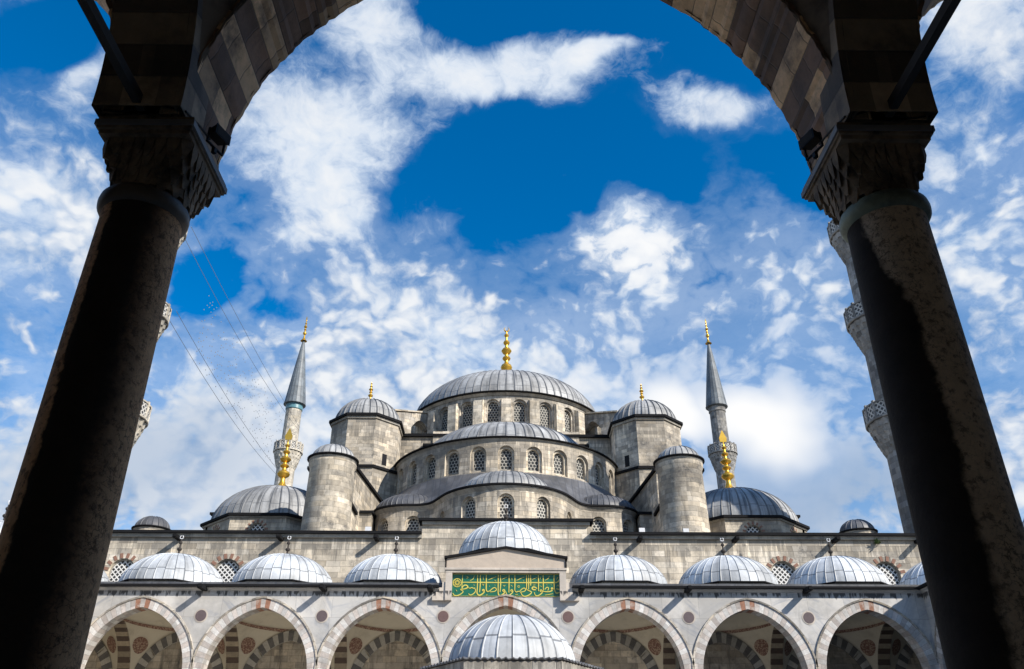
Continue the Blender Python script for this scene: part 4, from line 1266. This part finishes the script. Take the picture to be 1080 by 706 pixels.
# weeds
def weed(loc, n, r, label, name='weed'):
    mb = MB(); rr = random.Random(int(loc[0]*10))
    for k in range(n):
        a = rr.random()*2*pi; e = rr.random()*1.3; l = r*(.5+.6*rr.random())
        d = Vector((cos(a)*cos(e), sin(a)*cos(e), sin(e)))*l
        s = d.cross(Vector((0,0,1))); s = (s.normalized() if s.length > .01 else Vector((1,0,0)))*l*.16
        o = Vector((rr.uniform(-.1,.1)*r, rr.uniform(-.1,.1)*r, 0))
        mb.add([o, o+d*.5+s, o+d, o+d*.5-s])
    w = empty(name, loc); tag(w, label, 'plant')
    obj('leaf', mb, [M['leaf']], w, smooth=0)
weed((24.9, 54.62, 14.15), 40, .45, 'green weed rooted in the mosque wall under its coping, right side')

# ------------------------------------------------------------------ camera
TH, YAW, ROLL = R_(28.77), R_(.48), R_(.12)
fwd = Vector((sin(YAW)*cos(TH), cos(YAW)*cos(TH), sin(TH)))
rt = Vector((cos(YAW), -sin(YAW), 0)); up = rt.cross(fwd)
r2 = rt*cos(ROLL)+up*sin(ROLL); u2 = -rt*sin(ROLL)+up*cos(ROLL)
cam = bpy.data.cameras.new('camera'); co = bpy.data.objects.new('camera', cam); COL.objects.link(co)
cam.sensor_width = 36; cam.lens = 28.8; cam.clip_start = .05; cam.clip_end = 20000
mw = Matrix(((r2.x, u2.x, -fwd.x, -.08), (r2.y, u2.y, -fwd.y, 0), (r2.z, u2.z, -fwd.z, 0), (0, 0, 0, 1)))
co.matrix_world = mw
sc.camera = co

# ------------------------------------------------------------------ light
sun_v = Vector((1.3, -1.0, 1.1)).normalized()
sl = bpy.data.lights.new('sun', 'SUN'); sl.energy = 4.5; sl.angle = R_(.5); sl.color = (1., .94, .85)
so = bpy.data.objects.new('sun', sl); COL.objects.link(so)
so.rotation_euler = sun_v.to_track_quat('Z', 'Y').to_euler(); so.location = (60, -60, 80)

wd = bpy.data.worlds.new('World'); sc.world = wd; wd.use_nodes = True
t = T(wd.node_tree); bg = wd.node_tree.nodes['Background']
sky = t.n('ShaderNodeTexSky', sky_type='NISHITA', sun_disc=False)
sky.sun_elevation = math.asin(sun_v.z); sky.sun_rotation = math.atan2(sun_v.x, sun_v.y)
sky.air_density = 1.0; sky.dust_density = .3; sky.ozone_density = 4.
hsv = t.n('ShaderNodeHueSaturation'); t.set(hsv.inputs['Color'], sky.outputs[0])
t.set(hsv.inputs['Saturation'], 1.42); t.set(hsv.inputs['Value'], 1.2)
blue = hsv.outputs[0]
d = t.n('ShaderNodeTexCoord').outputs['Generated']
ds = t.sep(d)
zc = t.m('MAXIMUM', ds[2], .02)
pl = t.vm('SCALE', t.comb(ds[0], ds[1], 0.), t.m('DIVIDE', 1., t.m('ADD', zc, .12)))     # flat cloud deck overhead
yq = t.m('MAXIMUM', ds[1], .05)
uvq = t.comb(t.m('DIVIDE', ds[0], yq), t.m('DIVIDE', ds[2], yq), 0.)                      # bearings over the mosque
front = t.ss(ds[1], .1, .3)
warp = t.vm('SCALE', t.vm('SUBTRACT', t.noise(uvq, 5., 3, .55, 0., 1), (.5,.5,.5)), .16)
uvw = t.vm('ADD', uvq, warp)
def blob(cx, cy, rx, ry, rot, soft=1.35):
    p = t.vm('SUBTRACT', uvw, (cx, cy, 0.))
    o = t.sep(p); c, s_ = cos(rot), sin(rot)
    a = t.m('ADD', t.m('MULTIPLY', o[0], c/rx), t.m('MULTIPLY', o[1], s_/rx))
    b = t.m('ADD', t.m('MULTIPLY', o[0], -s_/ry), t.m('MULTIPLY', o[1], c/ry))
    return t.ss(t.vm('LENGTH', t.comb(a, b, 0.)), soft, .3)
BL = [(-.017,1.051,.243,.075,.11,.36),(-.226,1.17,.12,.09,-.83,.3),(.186,1.089,.085,.03,.36,.3),(-.33,.937,.162,.133,-.61,.3),(-.272,.762,.083,.075,-.4,.28),(-.689,.744,.2,.15,-.38,.3),(-.702,1.049,.051,.13,0,.26),
      (.323,.981,.115,.06,.19,.36),(.188,.703,.11,.08,0,.42),(.097,.839,.085,.016,.54,.24),(.01,.55,.62,.13,0,.10),(.01,.40,.75,.15,0,.22),(.374,.701,.16,.118,-.54,.06),(.335,.432,.095,.065,-.39,.55),(.236,.447,.055,.042,0,.42),
      (.372,.345,.15,.06,0,.24),(.845,1.172,.118,.13,0,.3),(.725,.908,.086,.103,-.75,.12),(.70,.64,.12,.15,0,.14),(-.441,.37,.2,.1,0,.2),(-.15,.62,.12,.1,0,.12),
      (.038,.881,.22,.10,.34,-.5),(.419,1.131,.14,.085,0,-.4),(-.80,1.13,.13,.09,0,-.35),(-.438,.653,.07,.05,.22,-.3),(.041,1.2,.236,.06,0,-.35),(.485,.847,.12,.065,-.46,-.3),(.247,.863,.085,.06,0,-.3),(-.33,.60,.05,.035,0,-.18),(.03,.74,.11,.05,.2,-.25)]
bias = None
for (cx, cy, rx, ry, rot, w) in BL:
    q = t.m('MULTIPLY', blob(cx, cy, rx, ry, rot), w)
    bias = q if bias is None else t.m('ADD', bias, q)
bias = t.m('MULTIPLY', bias, front)
n1 = t.noise(t.vm('ADD', pl, (3.1, 1.7, 0.)), 1.25, 10, .64, .3)
dq = t.vm('MULTIPLY', d, (1.65, 1.65, 2.1))
jit = t.vm('SCALE', t.vm('SUBTRACT', t.noise(dq, 5., 4, .6, 0., 1), (.5,.5,.5)), .17)
plj = t.vm('ADD', dq, jit)
def cells(sc_):
    v = t.n('ShaderNodeTexVoronoi', feature='SMOOTH_F1'); t.set(v.inputs['Vector'], plj); t.set(v.inputs['Scale'], sc_); t.set(v.inputs['Smoothness'], .6)
    return v.outputs['Distance']
fine = t.noise(plj, 24., 6, .64)
puff = t.noise(plj, 10., 8, .66)
low = t.ss(ds[2], .72, .50)
ripple = t.m('ADD', t.m('MULTIPLY_ADD', cells(17.), -1.0, .42), t.m('MULTIPLY_ADD', cells(36.), -.6, .25))
wispy = t.m('ADD', t.m('MULTIPLY_ADD', puff, 1., -.5), t.m('MULTIPLY_ADD', fine, .8, -.4))
tex = t.m('ADD', t.m('MULTIPLY', wispy, .50), t.m('MULTIPLY', t.m('MULTIPLY', ripple, low), .34))
dens = t.m('ADD', t.m('ADD', t.m('MULTIPLY', n1, .62), tex), bias)
dens = t.m('ADD', dens, t.m('ADD', t.m('MULTIPLY', low, .10), t.m('MULTIPLY', t.ss(ds[2], .40, .22), .16)))
side = t.m('MULTIPLY', t.ss(t.m('ABSOLUTE', ds[0]), .36, .55), .07)
dens = t.m('ADD', dens, side)
veil = t.m('MULTIPLY', t.m('MULTIPLY', t.ss(t.m('ADD', dens, t.m('MULTIPLY', bias, .6)), .12, .46), t.ss(ds[2], .74, .46)), .52)
cov = t.m('MAXIMUM', t.ss(dens, .27, .68), veil)
thick = t.ss(t.m('ADD', dens, t.m('MULTIPLY', ripple, t.m('MULTIPLY', low, .3))), .40, .92)
shade = t.ss(t.noise(t.vm('ADD', pl, (7.7, 2.2, .5)), 2.1, 8, .66), .40, .62)
ccol = t.mix(shade, (.66, .80, 1.0), (.33, .50, .78))
ccol = t.mix(thick, ccol, (1.0, 1.03, 1.07))
greyblue = t.m('MAXIMUM', t.m('MULTIPLY', blob(.40, .335, .22, .085, 0), .85), t.m('MULTIPLY', blob(-.48, .36, .22, .12, 0), .6))
ccol = t.mix(greyblue, ccol, (.34, .48, .70))
ccol = t.mix(t.m('MULTIPLY', blob(.34, .46, .24, .15, 0), .6), ccol, (.42, .60, .90))
cum = t.m('MULTIPLY', t.m('MAXIMUM', blob(.335, .432, .085, .06, -.39), t.m('MAXIMUM', blob(.236, .447, .05, .04, 0), t.m('MULTIPLY', blob(.188,.703,.11,.08,0), .6))), t.ss(dens, .58, .68))
ccol = t.mix(cum, ccol, (1.15, 1.15, 1.15))
ccol = scale_col(t, ccol, 6.0)
final = t.mix(cov, scale_col(t, blue, 1.0), ccol)
t.set(bg.inputs['Color'], final); bg.inputs['Strength'].default_value = .1
wd.cycles.sampling_method = 'MANUAL'; wd.cycles.sample_map_resolution = 512

sc.render.engine = 'CYCLES'
sc.view_settings.view_transform = 'Standard'; sc.view_settings.look = 'None'
sc.view_settings.exposure = .55; sc.view_settings.gamma = 1
sc.view_settings.use_curve_mapping = False
sc.cycles.max_bounces = 6; sc.cycles.diffuse_bounces = 4; sc.cycles.glossy_bounces = 2
sc.cycles.use_denoising = True
